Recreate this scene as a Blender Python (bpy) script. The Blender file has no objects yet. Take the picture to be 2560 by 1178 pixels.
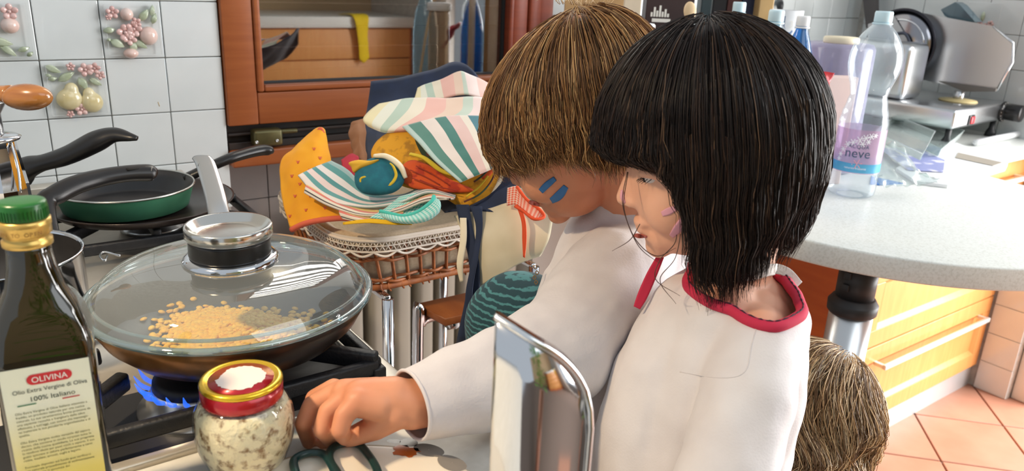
import bpy, bmesh, math, random
import numpy as np
from mathutils import Vector, Matrix, noise
from mathutils.bvhtree import BVHTree

# ------------------------------------------------------------------ camera, world, lights, exposure
scene = bpy.context.scene
COL = scene.collection
CAM = np.array([-0.1236, -1.5341, 1.225]); FPX = 1920.0
YAW, PITCH, ROLL = 0.634, 0.3263, 0.0447
_f = np.array([math.sin(YAW)*math.cos(PITCH), math.cos(YAW)*math.cos(PITCH), -math.sin(PITCH)])
_r = np.array([math.cos(YAW), -math.sin(YAW), 0.0]); _u = np.cross(_r, _f)
CR = math.cos(ROLL)*_r + math.sin(ROLL)*_u
CU = -math.sin(ROLL)*_r + math.cos(ROLL)*_u
CF = _f
cam_data = bpy.data.cameras.new('camera'); cam = bpy.data.objects.new('camera', cam_data); COL.objects.link(cam)
cam_data.sensor_width = 36.0; cam_data.lens = FPX/2560*36.0; cam_data.clip_start = 0.02; cam_data.clip_end = 60
cam.matrix_world = Matrix(((CR[0], CU[0], -CF[0], CAM[0]), (CR[1], CU[1], -CF[1], CAM[1]), (CR[2], CU[2], -CF[2], CAM[2]), (0, 0, 0, 1)))
cam_data.dof.use_dof = True; cam_data.dof.focus_distance = 0.85; cam_data.dof.aperture_fstop = 9.0
scene.camera = cam

world = bpy.data.worlds.new('world'); scene.world = world; world.use_nodes = True
world.node_tree.nodes['Background'].inputs[0].default_value = (0.86, 0.93, 1.0, 1)
world.node_tree.nodes['Background'].inputs[1].default_value = 0.52

def area(name, loc, target, sx, sy, power, color):
    l = bpy.data.lights.new(name, 'AREA'); l.shape = 'RECTANGLE'; l.size = sx; l.size_y = sy; l.energy = power; l.color = color
    o = bpy.data.objects.new(name, l); COL.objects.link(o); o.location = loc
    o.rotation_euler = (Vector(target)-Vector(loc)).to_track_quat('-Z', 'Y').to_euler()
    return o
area('balcony_daylight', (3.0, -1.85, 1.35), (1.2, -0.9, 0.9), 1.5, 2.2, 165, (1.0, 0.98, 0.96))
area('window_daylight', (0.70, 0.16, 1.82), (0.70, -1.0, 1.80), 0.79, 0.86, 56, (0.96, 0.99, 1.0))
area('hood_lamp', (-0.52, -0.88, 1.72), (-0.12, -0.84, 0.85), 0.07, 0.05, 3.2, (1.0, 0.76, 0.48)).data.spread = math.radians(95)
area('front_fill', (0.9, -2.6, 2.5), (0.5, -0.7, 0.8), 1.6, 1.2, 10, (0.92, 0.97, 1.0))  # unseen fill lamp added high behind the camera to brighten the front

vs = scene.view_settings
vs.view_transform = 'Standard'; vs.look = 'None'; vs.exposure = 0.32; vs.gamma = 1.0; vs.use_curve_mapping = False
scene.cycles.max_bounces = 10; scene.cycles.transparent_max_bounces = 24; scene.cycles.caustics_reflective = False; scene.cycles.caustics_refractive = False

# ------------------------------------------------------------------ geometry helpers
def ray(px, py): return CF + CR*(px-1280)/FPX - CU*(py-589)/FPX
def D(px, py, t): return CAM + ray(px, py)*t
def OZ(px, py, z): d = ray(px, py); return CAM + d*(z-CAM[2])/d[2]
def OY(px, py, y): d = ray(px, py); return CAM + d*(y-CAM[1])/d[1]
def OX(px, py, x): d = ray(px, py); return CAM + d*(x-CAM[0])/d[0]
def PJ(P): d = np.array(P)-CAM; return 1280+FPX*(d@CR)/(d@CF), 589-FPX*(d@CU)/(d@CF), d@CF

def lin(c):
    out = []
    for v in c[:3]:
        v = v/255.0; out.append(v/12.92 if v <= 0.04045 else ((v+0.055)/1.055)**2.4)
    return (*out, 1.0)

MATS = {}
def nmat(name):
    m = bpy.data.materials.new(name); m.use_nodes = True; MATS[name] = m
    return m, m.node_tree.nodes, m.node_tree.links, m.node_tree.nodes['Principled BSDF']
def setp(b, rough=.5, metal=0., spec=.5, coat=0., sheen=0., sss=0., trans=0.):
    b.inputs['Roughness'].default_value = rough; b.inputs['Metallic'].default_value = metal
    b.inputs['Specular IOR Level'].default_value = spec; b.inputs['Coat Weight'].default_value = coat
    b.inputs['Sheen Weight'].default_value = sheen; b.inputs['Transmission Weight'].default_value = trans
    if sss:
        b.inputs['Subsurface Weight'].default_value = sss; b.inputs['Subsurface Radius'].default_value = (1, .35, .2); b.inputs['Subsurface Scale'].default_value = .008
def pmat(name, c, rough=.5, metal=0., c2=None, scale=40., detail=3., bump=0., bscale=None, stretch=None, lo=.35, hi=.65, **k):
    m, N, L, b = nmat(name); setp(b, rough, metal, **k)
    b.inputs['Base Color'].default_value = lin(c)
    if c2 is not None or bump:
        tc = N.new('ShaderNodeTexCoord'); mp = N.new('ShaderNodeMapping'); L.new(tc.outputs['Object'], mp.inputs[0])
        if stretch: mp.inputs['Scale'].default_value = stretch
    if c2 is not None:
        n = N.new('ShaderNodeTexNoise'); n.inputs['Scale'].default_value = scale; n.inputs['Detail'].default_value = detail
        L.new(mp.outputs[0], n.inputs['Vector'])
        r = N.new('ShaderNodeValToRGB'); r.color_ramp.elements[0].color = lin(c); r.color_ramp.elements[1].color = lin(c2)
        r.color_ramp.elements[0].position = lo; r.color_ramp.elements[1].position = hi
        L.new(n.outputs['Fac'], r.inputs[0]); L.new(r.outputs[0], b.inputs['Base Color'])
    if bump:
        n2 = N.new('ShaderNodeTexNoise'); n2.inputs['Scale'].default_value = bscale or scale; n2.inputs['Detail'].default_value = 4
        L.new(mp.outputs[0], n2.inputs['Vector'])
        bp = N.new('ShaderNodeBump'); bp.inputs['Strength'].default_value = bump; bp.inputs['Distance'].default_value = .002
        L.new(n2.outputs['Fac'], bp.inputs['Height']); L.new(bp.outputs[0], b.inputs['Normal'])
    return m
def clear(name, tint=(255, 255, 255), refl=.06, ior=1.45, rough=.02, haze=0., hazecol=(255, 255, 255)):
    """thin clear sheet: transparent with a fresnel gloss, optionally a little milky"""
    m, N, L, b = nmat(name); N.remove(b)
    out = N['Material Output']; tr = N.new('ShaderNodeBsdfTransparent'); tr.inputs[0].default_value = lin(tint)
    gl = N.new('ShaderNodeBsdfGlossy'); gl.inputs['Roughness'].default_value = rough
    lw = N.new('ShaderNodeLayerWeight'); lw.inputs[0].default_value = .5
    p5 = N.new('ShaderNodeMath'); p5.operation = 'POWER'; p5.inputs[1].default_value = 4.0; L.new(lw.outputs['Facing'], p5.inputs[0])
    f0 = refl+((ior-1)/(ior+1))**2
    ad = N.new('ShaderNodeMath'); ad.operation = 'MULTIPLY_ADD'; ad.use_clamp = True; ad.inputs[1].default_value = 1-f0; ad.inputs[2].default_value = f0; L.new(p5.outputs[0], ad.inputs[0])
    mx = N.new('ShaderNodeMixShader'); L.new(ad.outputs[0], mx.inputs[0]); L.new(tr.outputs[0], mx.inputs[1]); L.new(gl.outputs[0], mx.inputs[2])
    last = mx
    if haze:
        df = N.new('ShaderNodeBsdfDiffuse'); df.inputs[0].default_value = lin(hazecol)
        m2 = N.new('ShaderNodeMixShader'); m2.inputs[0].default_value = haze; L.new(mx.outputs[0], m2.inputs[1]); L.new(df.outputs[0], m2.inputs[2]); last = m2
    L.new(last.outputs[0], out.inputs[0])
    return m
def uvmat(name, rough=.85, sheen=.3, bump=0., bfreq=300.):
    m, N, L, b = nmat(name); setp(b, rough, spec=.2, sheen=sheen)
    uv = N.new('ShaderNodeUVMap'); uv.uv_map = 'uv'; sp = N.new('ShaderNodeSeparateXYZ'); L.new(uv.outputs[0], sp.inputs[0])
    if bump:
        w = N.new('ShaderNodeTexWave'); w.inputs['Scale'].default_value = bfreq; w.wave_type = 'BANDS'; L.new(uv.outputs[0], w.inputs[0])
        bp = N.new('ShaderNodeBump'); bp.inputs['Strength'].default_value = bump; bp.inputs['Distance'].default_value = .001
        L.new(w.outputs['Fac'], bp.inputs['Height']); L.new(bp.outputs[0], b.inputs['Normal'])
    return m, N, L, b, sp
def math_node(N, L, op, a, b2=None):
    n = N.new('ShaderNodeMath'); n.operation = op
    for i, v in enumerate((a, b2)):
        if v is None: continue
        if isinstance(v, (int, float)): n.inputs[i].default_value = v
        else: L.new(v, n.inputs[i])
    return n.outputs[0]
def stripes(name, stops, axis=0, rep=1., **k):
    m, N, L, b, sp = uvmat(name, **k)
    v = math_node(N, L, 'FRACT', math_node(N, L, 'MULTIPLY', sp.outputs[axis], rep))
    r = N.new('ShaderNodeValToRGB'); r.color_ramp.interpolation = 'CONSTANT'; e = r.color_ramp.elements
    e[0].position = stops[0][0]; e[0].color = lin(stops[0][1]); e[1].position = stops[1][0]; e[1].color = lin(stops[1][1])
    for p, c in stops[2:]:
        q = e.new(p); q.color = lin(c)
    L.new(v, r.inputs[0]); L.new(r.outputs[0], b.inputs['Base Color'])
    return m
def gingham(name, c1, c2, nu, nv):
    m, N, L, b, sp = uvmat(name)
    a = math_node(N, L, 'GREATER_THAN', math_node(N, L, 'FRACT', math_node(N, L, 'MULTIPLY', sp.outputs[0], nu)), .5)
    c = math_node(N, L, 'GREATER_THAN', math_node(N, L, 'FRACT', math_node(N, L, 'MULTIPLY', sp.outputs[1], nv)), .5)
    s = math_node(N, L, 'MULTIPLY', math_node(N, L, 'ADD', a, c), .5)
    mx = N.new('ShaderNodeMixRGB'); L.new(s, mx.inputs[0]); mx.inputs[1].default_value = lin(c1); mx.inputs[2].default_value = lin(c2)
    L.new(mx.outputs[0], b.inputs['Base Color'])
    return m

def finish(o, parent, label=None, cat=None, group=None, kind=None):
    COL.objects.link(o)
    if parent is not None:
        o.parent = parent; o.matrix_parent_inverse = parent.matrix_basis.inverted()
    if label: o['label'] = label
    if cat: o['category'] = cat
    if group: o['group'] = group
    if kind: o['kind'] = kind
    return o
def thing(name, label, cat, loc=(0, 0, 0), group=None):
    o = bpy.data.objects.new(name, None); o.location = Vector(loc); o.empty_display_size = .03
    o.matrix_basis = Matrix.Translation(Vector(loc))
    return finish(o, None, label, cat, group)
def setting(name, loc=(0, 0, 0)):
    o = bpy.data.objects.new(name, None); o.matrix_basis = Matrix.Translation(Vector(loc)); return finish(o, None, kind='structure')

def mesh_np(name, V, F, uv=None):
    V = np.asarray(V, dtype=np.float32).reshape(-1, 3)
    me = bpy.data.meshes.new(name)
    if isinstance(F, np.ndarray):
        n, k = F.shape
        me.vertices.add(len(V)); me.vertices.foreach_set('co', V.ravel())
        me.loops.add(n*k); me.loops.foreach_set('vertex_index', F.astype(np.int32).ravel())
        me.polygons.add(n); me.polygons.foreach_set('loop_start', np.arange(0, n*k, k, dtype=np.int32))
        try: me.polygons.foreach_set('loop_total', np.full(n, k, dtype=np.int32))
        except Exception: pass
        me.update(calc_edges=True)
    else:
        me.from_pydata([tuple(map(float, v)) for v in V], [], [tuple(int(i) for i in f) for f in F]); me.update()
    if uv is not None:
        l = me.uv_layers.new(name='uv'); idx = np.zeros(len(me.loops), dtype=np.int32); me.loops.foreach_get('vertex_index', idx)
        l.data.foreach_set('uv', np.asarray(uv, dtype=np.float32)[idx].ravel())
    return me
def mk(name, VF, mat, parent=None, smooth=True, label=None, cat=None, group=None, kind=None, uv=None):
    V, F = VF[0], VF[1]
    if len(VF) > 2 and uv is None: uv = VF[2]
    me = mesh_np(name, V, F, uv)
    if smooth: me.polygons.foreach_set('use_smooth', np.ones(len(me.polygons), dtype=bool))
    if mat is not None: me.materials.append(mat)
    return finish(bpy.data.objects.new(name, me), parent, label, cat, group, kind)
def cat(*parts):
    V = []; F = []; o = 0
    for p in parts:
        V.append(np.asarray(p[0], float).reshape(-1, 3)); F += [tuple(int(i)+o for i in f) for f in p[1]]; o += len(V[-1])
    return np.vstack(V), F
def xf(VF, M):
    V = np.asarray(VF[0], float).reshape(-1, 3); M = np.asarray(M, float)
    V = V @ M[:3, :3].T + (M[:3, 3] if M.shape[1] == 4 else 0)
    return (V, VF[1]) if len(VF) < 3 else (V, VF[1], VF[2])
def mv(VF, d): return (np.asarray(VF[0], float)+np.asarray(d), *VF[1:])
def TR(loc, ax=(1, 0, 0), ay=None, az=None):
    M = np.eye(4); M[:3, 3] = loc
    ax = np.array(ax, float); ax /= np.linalg.norm(ax)
    if az is not None:
        az = np.array(az, float); ay = np.cross(az, ax); ay /= np.linalg.norm(ay); az = np.cross(ax, ay)
    else:
        ay = np.array(ay, float); az = np.cross(ax, ay); az /= np.linalg.norm(az); ay = np.cross(az, ax)
    M[:3, 0] = ax; M[:3, 1] = ay; M[:3, 2] = az
    return M
def RZ(a, loc=(0, 0, 0)):
    return TR(loc, (math.cos(a), math.sin(a), 0), (-math.sin(a), math.cos(a), 0))
def box(x0, x1, y0, y1, z0, z1, bev=0., seg=2):
    bm = bmesh.new(); bmesh.ops.create_cube(bm, size=1.0)
    for v in bm.verts: v.co = ((x0+x1)/2+v.co.x*(x1-x0), (y0+y1)/2+v.co.y*(y1-y0), (z0+z1)/2+v.co.z*(z1-z0))
    if bev: bmesh.ops.bevel(bm, geom=bm.edges[:], offset=bev, segments=seg, profile=.5, affect='EDGES')
    return bmout(bm)
def bmout(bm):
    bm.verts.index_update(); V = np.array([v.co[:] for v in bm.verts]); F = [tuple(v.index for v in f.verts) for f in bm.faces]; bm.free(); return V, F
def prism(poly, z0, z1, bev=0., seg=2):
    bm = bmesh.new(); vs_ = [bm.verts.new((x, y, z0)) for x, y in poly]; f = bm.faces.new(vs_)
    r = bmesh.ops.extrude_face_region(bm, geom=[f]); bmesh.ops.translate(bm, verts=[v for v in r['geom'] if isinstance(v, bmesh.types.BMVert)], vec=(0, 0, z1-z0))
    bmesh.ops.recalc_face_normals(bm, faces=bm.faces[:])
    if bev:
        es = [e for e in bm.edges if abs(e.verts[0].co.z-e.verts[1].co.z) < 1e-7]
        bmesh.ops.bevel(bm, geom=es, offset=bev, segments=seg, profile=.5, affect='EDGES')
    return bmout(bm)
def lathe(prof, seg=40, o=(0, 0, 0), sq=None):
    n = len(prof); a = np.linspace(0, 2*math.pi, seg, endpoint=False)
    V = []; F = []
    for r, z in prof:
        for t in a:
            V.append((r*math.cos(t), r*math.sin(t), z))
    for i in range(n-1):
        for j in range(seg):
            k = (j+1) % seg; F.append((i*seg+j, i*seg+k, (i+1)*seg+k, (i+1)*seg+j))
    if prof[0][0] > 1e-6 and prof[0][1] is not None: pass
    return np.array(V)+np.array(o), F
def clathe(prof, seg=40, o=(0, 0, 0)):
    """lathe closed at both ends"""
    V, F = lathe(prof, seg, o); n = len(prof); F = list(F)
    F.append(tuple(range(seg-1, -1, -1))); F.append(tuple(range((n-1)*seg, n*seg)))
    return V, F
def crom(P, n):
    """Catmull-Rom through rows of P, n samples"""
    P = np.asarray(P, float); m = len(P)
    if m == 2:
        t = np.linspace(0, 1, n)[:, None]; return (P[0][None]*(1-t.reshape((-1,)+(1,)*(P.ndim-1))) + P[1][None]*t.reshape((-1,)+(1,)*(P.ndim-1)))
    E_ = np.concatenate([[2*P[0]-P[1]], P, [2*P[-1]-P[-2]]]); out = []
    for s in np.linspace(0, m-1-1e-9, n):
        i = int(s); t = s-i; a, b, c, d = E_[i], E_[i+1], E_[i+2], E_[i+3]
        out.append(.5*((2*b)+(-a+c)*t+(2*a-5*b+4*c-d)*t*t+(-a+3*b-3*c+d)*t**3))
    return np.array(out)
def tube(P, R, seg=10, n=None, closed=False, flat=1.0, up=None):
    P = np.asarray(P, float); R = np.asarray([R]*len(P) if np.isscalar(R) else R, float)
    if n:
        if closed:
            PP = np.vstack([P, P[:1]]); Q = crom(np.vstack([P[-1:], PP, P[1:2]]), (len(P)+2)*n)
            k0 = n; P = Q[k0:k0+len(P)*n]; R = np.full(len(P), R.mean())
        else: P = crom(P, n); R = crom(R[:, None], n)[:, 0]
    m = len(P)
    T = np.roll(P, -1, 0)-np.roll(P, 1, 0) if closed else np.gradient(P, axis=0)
    T /= np.linalg.norm(T, axis=1)[:, None]+1e-12
    ref = np.array(up if up is not None else ((0, 0, 1) if abs(T[0][2]) < .9 else (1, 0, 0)), float)
    V = []; A = None
    for i in range(m):
        if A is None or up is not None: A = np.cross(ref, T[i])
        A = A-T[i]*(A@T[i]); A /= np.linalg.norm(A)+1e-12; B = np.cross(T[i], A)
        for j in range(seg):
            t = 2*math.pi*j/seg; V.append(P[i]+R[i]*(math.cos(t)*A+flat*math.sin(t)*B))
    F = []
    for i in range(m if closed else m-1):
        for j in range(seg):
            k = (j+1) % seg; i2 = (i+1) % m; F.append((i*seg+j, i*seg+k, i2*seg+k, i2*seg+j))
    if not closed: F.append(tuple(range(seg-1, -1, -1))); F.append(tuple(range((m-1)*seg, m*seg)))
    return np.array(V), F
def ell(c, r, R=None, seg=16, rings=10):
    pr = [(math.sin(t), -math.cos(t)) for t in np.linspace(.02, math.pi-.02, rings)]
    V, F = clathe(pr, seg); V = V*np.array(r)
    if R is not None: V = V @ np.asarray(R)[:3, :3].T
    return V+np.array(c), F
def cap(p0, r0, p1, r1, seg=18):
    p0 = np.array(p0, float); p1 = np.array(p1, float); d = p1-p0; L = np.linalg.norm(d)
    pr = [(r0*math.sin(t), -r0*math.cos(t)) for t in np.linspace(.05, math.pi/2, 6)]+[(r1*math.sin(t), L-r1*math.cos(t)) for t in np.linspace(math.pi/2, math.pi-.05, 6)]
    V, F = clathe(pr, seg)
    return xf((V, F), TR(p0, np.cross(d, (.3, .5, .81) if abs(d[2])/L > .5 else (0, 0, 1)), az=d))
def chain(pts, rads): return [cap(pts[i], rads[i], pts[i+1], rads[i+1]) for i in range(len(pts)-1)]
def blob(parts, voxel, it=6, fac=.5):
    V, F = cat(*parts); me = mesh_np('tmp', V, F); o = bpy.data.objects.new('tmp', me); COL.objects.link(o)
    m = o.modifiers.new('r', 'REMESH'); m.mode = 'VOXEL'; m.voxel_size = voxel
    if it: s = o.modifiers.new('s', 'SMOOTH'); s.factor = fac; s.iterations = it
    dg = bpy.context.evaluated_depsgraph_get(); dg.update(); e = o.evaluated_get(dg); me2 = bpy.data.meshes.new_from_object(e)
    V = np.zeros(len(me2.vertices)*3, np.float32); me2.vertices.foreach_get('co', V); V = V.reshape(-1, 3).astype(float)
    F = np.zeros(len(me2.loops), np.int32); me2.loops.foreach_get('vertex_index', F); F = F.reshape(-1, 4) if len(F) == 4*len(me2.polygons) else [tuple(p.vertices) for p in me2.polygons]
    bpy.data.objects.remove(o); bpy.data.meshes.remove(me); bpy.data.meshes.remove(me2)
    return V, F
def vnormals(V, F):
    F = np.asarray(F); n = np.cross(V[F[:, 2]]-V[F[:, 0]], V[F[:, 3]]-V[F[:, 1]]); N = np.zeros_like(V)
    for k in range(4): np.add.at(N, F[:, k], n)
    return N/(np.linalg.norm(N, axis=1)[:, None]+1e-12)
def ndisp(V, N, amp, sc, stretch=(1, 1, 1), seed=0.):
    s = np.array(stretch)*sc
    d = np.array([noise.noise(Vector(v*s)+Vector((seed, seed*.7, 0))) for v in V]); return V+N*(d*amp)[:, None]
def bvh(VF):
    return BVHTree.FromPolygons([Vector(v) for v in VF[0]], [tuple(int(i) for i in f) for f in VF[1]])
def sheet(rows, nu=30, nv=20, th=.0015, wr=0., wsc=30., seed=0.):
    """cloth patch through a grid of (px, py, depth) control points, with real thickness"""
    G = np.array([[D(*p) for p in row] for row in rows])
    return sheet3(G, nu, nv, th, wr, wsc, seed)
def sheet3(G, nu=30, nv=20, th=.0015, wr=0., wsc=30., seed=0.):
    G = crom(np.asarray(G, float), nv); G = np.swapaxes(crom(np.swapaxes(G, 0, 1), nu), 0, 1)     # nv x nu x 3
    du = np.gradient(G, axis=1); dv = np.gradient(G, axis=0); N = np.cross(du, dv); N /= np.linalg.norm(N, axis=2)[..., None]+1e-12
    if wr:
        d = np.array([[noise.noise(Vector(G[i, j]*wsc)+Vector((seed, 0, 0))) for j in range(nu)] for i in range(nv)]); G = G+N*(d*wr)[..., None]
    A = (G+N*th/2).reshape(-1, 3); B = (G-N*th/2).reshape(-1, 3); n = nu*nv; F = []
    for i in range(nv-1):
        for j in range(nu-1):
            a = i*nu+j; F.append((a, a+1, a+nu+1, a+nu)); F.append((n+a, n+a+nu, n+a+nu+1, n+a+1))
    edge = [j for j in range(nu)]+[i*nu+nu-1 for i in range(1, nv)]+[(nv-1)*nu+j for j in range(nu-2, -1, -1)]+[i*nu for i in range(nv-2, 0, -1)]
    for k in range(len(edge)):
        a, b = edge[k], edge[(k+1) % len(edge)]; F.append((a, n+a, n+b, b))
    u, v = np.meshgrid(np.linspace(0, 1, nu), np.linspace(0, 1, nv)); uv = np.stack([u.ravel(), v.ravel()], 1)
    return np.vstack([A, B]), F, np.vstack([uv, uv])
def pillow(poly, t, th, tilt=(0, 0), rings=9, sm=60, flatback=.35):
    """stuffed shape: star-shaped outline in pixels at depth t, swelling th towards the viewer; tilt = depth change per pixel"""
    P = np.array(poly, float); c = P.mean(0)
    Pc = crom(np.vstack([P[-1:], P, P[:2]]), (len(P)+2)*8)[8:8+len(P)*8]; Pc = Pc[np.linspace(0, len(Pc)-1, sm).astype(int)]
    V = []; F = []
    nrm = -CF
    def pt(q, off): return D(q[0], q[1], t+tilt[0]*(q[0]-c[0])+tilt[1]*(q[1]-c[1]))+nrm*off
    prof = [(math.sin(a), math.cos(a)*th if a <= math.pi/2 else math.cos(a)*th*flatback) for a in np.linspace(.12, math.pi-.12, rings*2)]
    for s, h in prof:
        for q in Pc: V.append(pt(c+(q-c)*s, h))
    m = len(prof)
    for i in range(m-1):
        for j in range(sm):
            k = (j+1) % sm; F.append((i*sm+j, i*sm+k, (i+1)*sm+k, (i+1)*sm+j))
    F.append(tuple(range(sm-1, -1, -1))); F.append(tuple(range((m-1)*sm, m*sm)))
    return np.array(V), F
def decal(b, line, widths, nu=24, nv=7, off=.0006, fallback=.8, th=.0005):
    """a thin layer of paint following a surface: centre line and half widths in pixels"""
    L_ = crom(np.array(line, float), nu); W = crom(np.array(widths, float)[:, None], nu)[:, 0]
    T = np.gradient(L_, axis=0); T /= np.linalg.norm(T, axis=1)[:, None]+1e-9; Nn = np.stack([-T[:, 1], T[:, 0]], 1)
    G = np.zeros((nv, nu, 3)); last = fallback
    for i in range(nu):
        for j in range(nv):
            q = L_[i]+Nn[i]*W[i]*(2*j/(nv-1)-1); d = ray(*q); h = b.ray_cast(Vector(CAM), Vector(d/np.linalg.norm(d)))
            if h[0] is not None: last = h[3]/np.linalg.norm(d); G[j, i] = np.array(h[0])+np.array(h[1])*off
            else: G[j, i] = CAM+d*last
    return sheet3(G, nu, nv, th)
def text(s, size, M, depth=0., align='LEFT', shear=0., xs=1.0):
    c = bpy.data.curves.new('t', 'FONT'); c.body = s; c.size = size; c.align_x = align; c.shear = shear; c.resolution_u = 3; c.extrude = depth
    o = bpy.data.objects.new('t', c); COL.objects.link(o); dg = bpy.context.evaluated_depsgraph_get(); dg.update()
    me = bpy.data.meshes.new_from_object(o.evaluated_get(dg)); V = np.array([v.co[:] for v in me.vertices]).reshape(-1, 3); F = [tuple(p.vertices) for p in me.polygons]
    bpy.data.objects.remove(o); bpy.data.meshes.remove(me); bpy.data.curves.remove(c)
    if len(V): V[:, 0] *= xs
    return xf((V, F), M)

# ------------------------------------------------------------------ materials
TILE = pmat('glazed_white_tile', (216, 221, 221), .13, c2=(209, 214, 214), scale=8, coat=.3)
GROUT = pmat('grout', (196, 192, 184), .9, c2=(176, 172, 164), scale=60)
WALLP = pmat('plaster', (205, 205, 200), .8)
SHTILE = pmat('shaded_tile', (132, 124, 120), .3, c2=(120, 113, 110), scale=9)  # off-white tile painted grey to stand in for shade below the window
WOOD = pmat('orange_wood', (148, 80, 42), .38, c2=(160, 90, 48), scale=6, stretch=(1, 1, 14), detail=4, coat=.2)
WOODH = pmat('orange_wood_rail', (146, 78, 40), .38, c2=(158, 88, 46), scale=6, stretch=(1, 14, 14), detail=4, coat=.2)
WOODR = pmat('red_brown_wood', (140, 62, 34), .4, c2=(120, 50, 28), scale=6, stretch=(1, 1, 10))
DARKW = pmat('dark_track', (40, 27, 20), .5, c2=(26, 18, 14), scale=30)
SHUT = pmat('shutter_wood', (70, 42, 28), .55, c2=(56, 33, 22), scale=10, stretch=(1, 1, 6))
OLIVE = pmat('olive_metal', (104, 98, 64), .35, .6, c2=(88, 83, 54), scale=40)
STEEL = pmat('brushed_steel', (200, 202, 204), .28, 1.)
CHROME = pmat('chrome', (214, 216, 220), .08, 1.)
HOBST = pmat('hob_steel', (212, 206, 194), .32, .55, c2=(186, 178, 164), scale=18, detail=6, lo=.4, hi=.8)
IRON = pmat('cast_iron', (24, 25, 28), .45, c2=(34, 35, 39), scale=60, bump=.3, bscale=300)
BLACK = pmat('black_bakelite', (22, 21, 22), .33)
BLACKM = pmat('black_rubber', (28, 29, 32), .5)
NONSTICK = pmat('nonstick', (46, 45, 46), .34, c2=(38, 37, 38), scale=30)
CREPE = pmat('worn_crepe_pan', (48, 40, 38), .3, .3, c2=(62, 52, 48), scale=25, detail=8)
GREEN = pmat('green_enamel', (84, 152, 118), .3, c2=(72, 134, 104), scale=12)
WOKOUT = pmat('stained_warm_lit_wok', (156, 104, 52), .32, .45, c2=(46, 34, 28), scale=9, detail=6, lo=.42, hi=.6)  # golden brown paints in reflected warm light, mottled with dark stain
WOKIN = pmat('wok_inside', (52, 48, 46), .28, .2)
ALU = pmat('aluminium_rim', (205, 205, 200), .25, 1.)
GLASSLID = clear('lid_glass', (240, 244, 242), .12, 1.5, .015, .10, (225, 235, 238))  # milky haze painted in for the bright wall mirrored by the lid
GLASSRIM = clear('lid_glass_rim', (190, 215, 220), .25, 1.5, .03, .1, (200, 225, 232))
LENTIL = pmat('yellow_lentil', (255, 206, 70), .45, c2=(250, 186, 46), scale=120)
OILG = pmat('dark_bottle_glass', (26, 24, 6), .05, spec=.8, coat=.6)
OILG.node_tree.nodes['Principled BSDF'].inputs['Base Color'].default_value = lin((30, 26, 8))
CAPG = pmat('green_cap', (26, 92, 34), .28)
GOLD = pmat('gold_foil', (206, 172, 96), .28, .7)
def label_mat():
    m, N, L, b, sp = uvmat('oil_label', rough=.45, sheen=0)
    r = N.new('ShaderNodeValToRGB'); e = r.color_ramp.elements
    e[0].position = .0; e[0].color = lin((206, 180, 70)); e[1].position = .78; e[1].color = lin((224, 226, 206))
    q = e.new(.35); q.color = lin((216, 200, 110))
    L.new(sp.outputs[1], r.inputs[0]); L.new(r.outputs[0], b.inputs['Base Color']); return m
LABEL = label_mat()
RED = pmat('red_print', (196, 34, 44), .45)
WHITEP = pmat('white_print', (240, 238, 230), .5)
DKTEXT = pmat('dark_green_print', (46, 58, 44), .6)
BRTEXT = pmat('olive_brown_print', (92, 92, 44), .6)
GREENP = pmat('green_print', (30, 112, 70), .5)
JARG = clear('jar_glass', (246, 248, 244), .05, 1.45, .03)
FLOUR = pmat('coarse_crumbs', (250, 236, 204), .9, c2=(150, 112, 72), scale=130, detail=10, bump=.8, bscale=260, lo=.5, hi=.66)
LIDR = pmat('red_lacquer', (172, 22, 34), .25, .3, coat=.5)
LIDG = pmat('gold_lacquer', (226, 186, 40), .22, .75, coat=.4)
PAPERW = pmat('torn_paper', (228, 214, 206), .8)
WORK = pmat('white_worktop', (224, 222, 216), .32, c2=(214, 212, 205), scale=90, detail=4)
TABLE = pmat('speckled_tabletop', (220, 223, 219), .3, c2=(204, 206, 200), scale=260, detail=3, lo=.45, hi=.7)
PLATE = pmat('cream_porcelain', (222, 212, 196), .18, coat=.3)
PGREY = pmat('grey_glaze', (128, 122, 116), .25)
STAIN = pmat('sauce_stain', (170, 84, 30), .3)
SCIS = pmat('dark_green_plastic', (12, 50, 50), .3)
WICK = pmat('wicker', (166, 98, 50), .55, c2=(128, 70, 34), scale=50, bump=.3, bscale=120)
LINER = pmat('beige_linen', (188, 170, 144), .9, c2=(176, 158, 132), scale=300, sheen=.2)
LACE = pmat('white_lace', (216, 206, 194), .9)
YELQ = pmat('yellow_quilt', (232, 164, 24), .85, c2=(224, 150, 16), scale=20, sheen=.1)
CORALB = pmat('coral_binding', (206, 96, 70), .85)
NAVY = pmat('navy_cotton', (22, 40, 72), .8, c2=(18, 33, 60), scale=30, sheen=.15)
CREAMC = pmat('cream_cotton', (214, 204, 178), .9, c2=(200, 188, 158), scale=14, sheen=.1)
KRAFT = pmat('kraft_paper', (150, 104, 72), .8, c2=(136, 92, 62), scale=14)
DUCKB = pmat('teal_felt', (22, 104, 120), .85, c2=(18, 90, 108), scale=90)
DUCKY = pmat('ochre_print', (214, 152, 30), .85, c2=(170, 118, 26), scale=70, detail=5, lo=.5, hi=.62)
DUCKO = pmat('orange_red_print', (206, 82, 30), .85, c2=(170, 52, 26), scale=60, detail=4, lo=.5, hi=.6)
DUCKD = pmat('dark_green_cloth', (42, 58, 38), .85, c2=(92, 40, 34), scale=60, lo=.52, hi=.58)
DUCKL = pmat('yellow_line', (206, 176, 40), .8)
CREAMT = pmat('cream_trim', (232, 222, 196), .85)
YELB = pmat('bright_yellow_ribbon', (226, 178, 20), .8)
PINKC = pmat('crimson_cloth', (176, 44, 66), .85)
REDORB = pmat('orange_ribbon', (220, 78, 34), .75)
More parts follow.
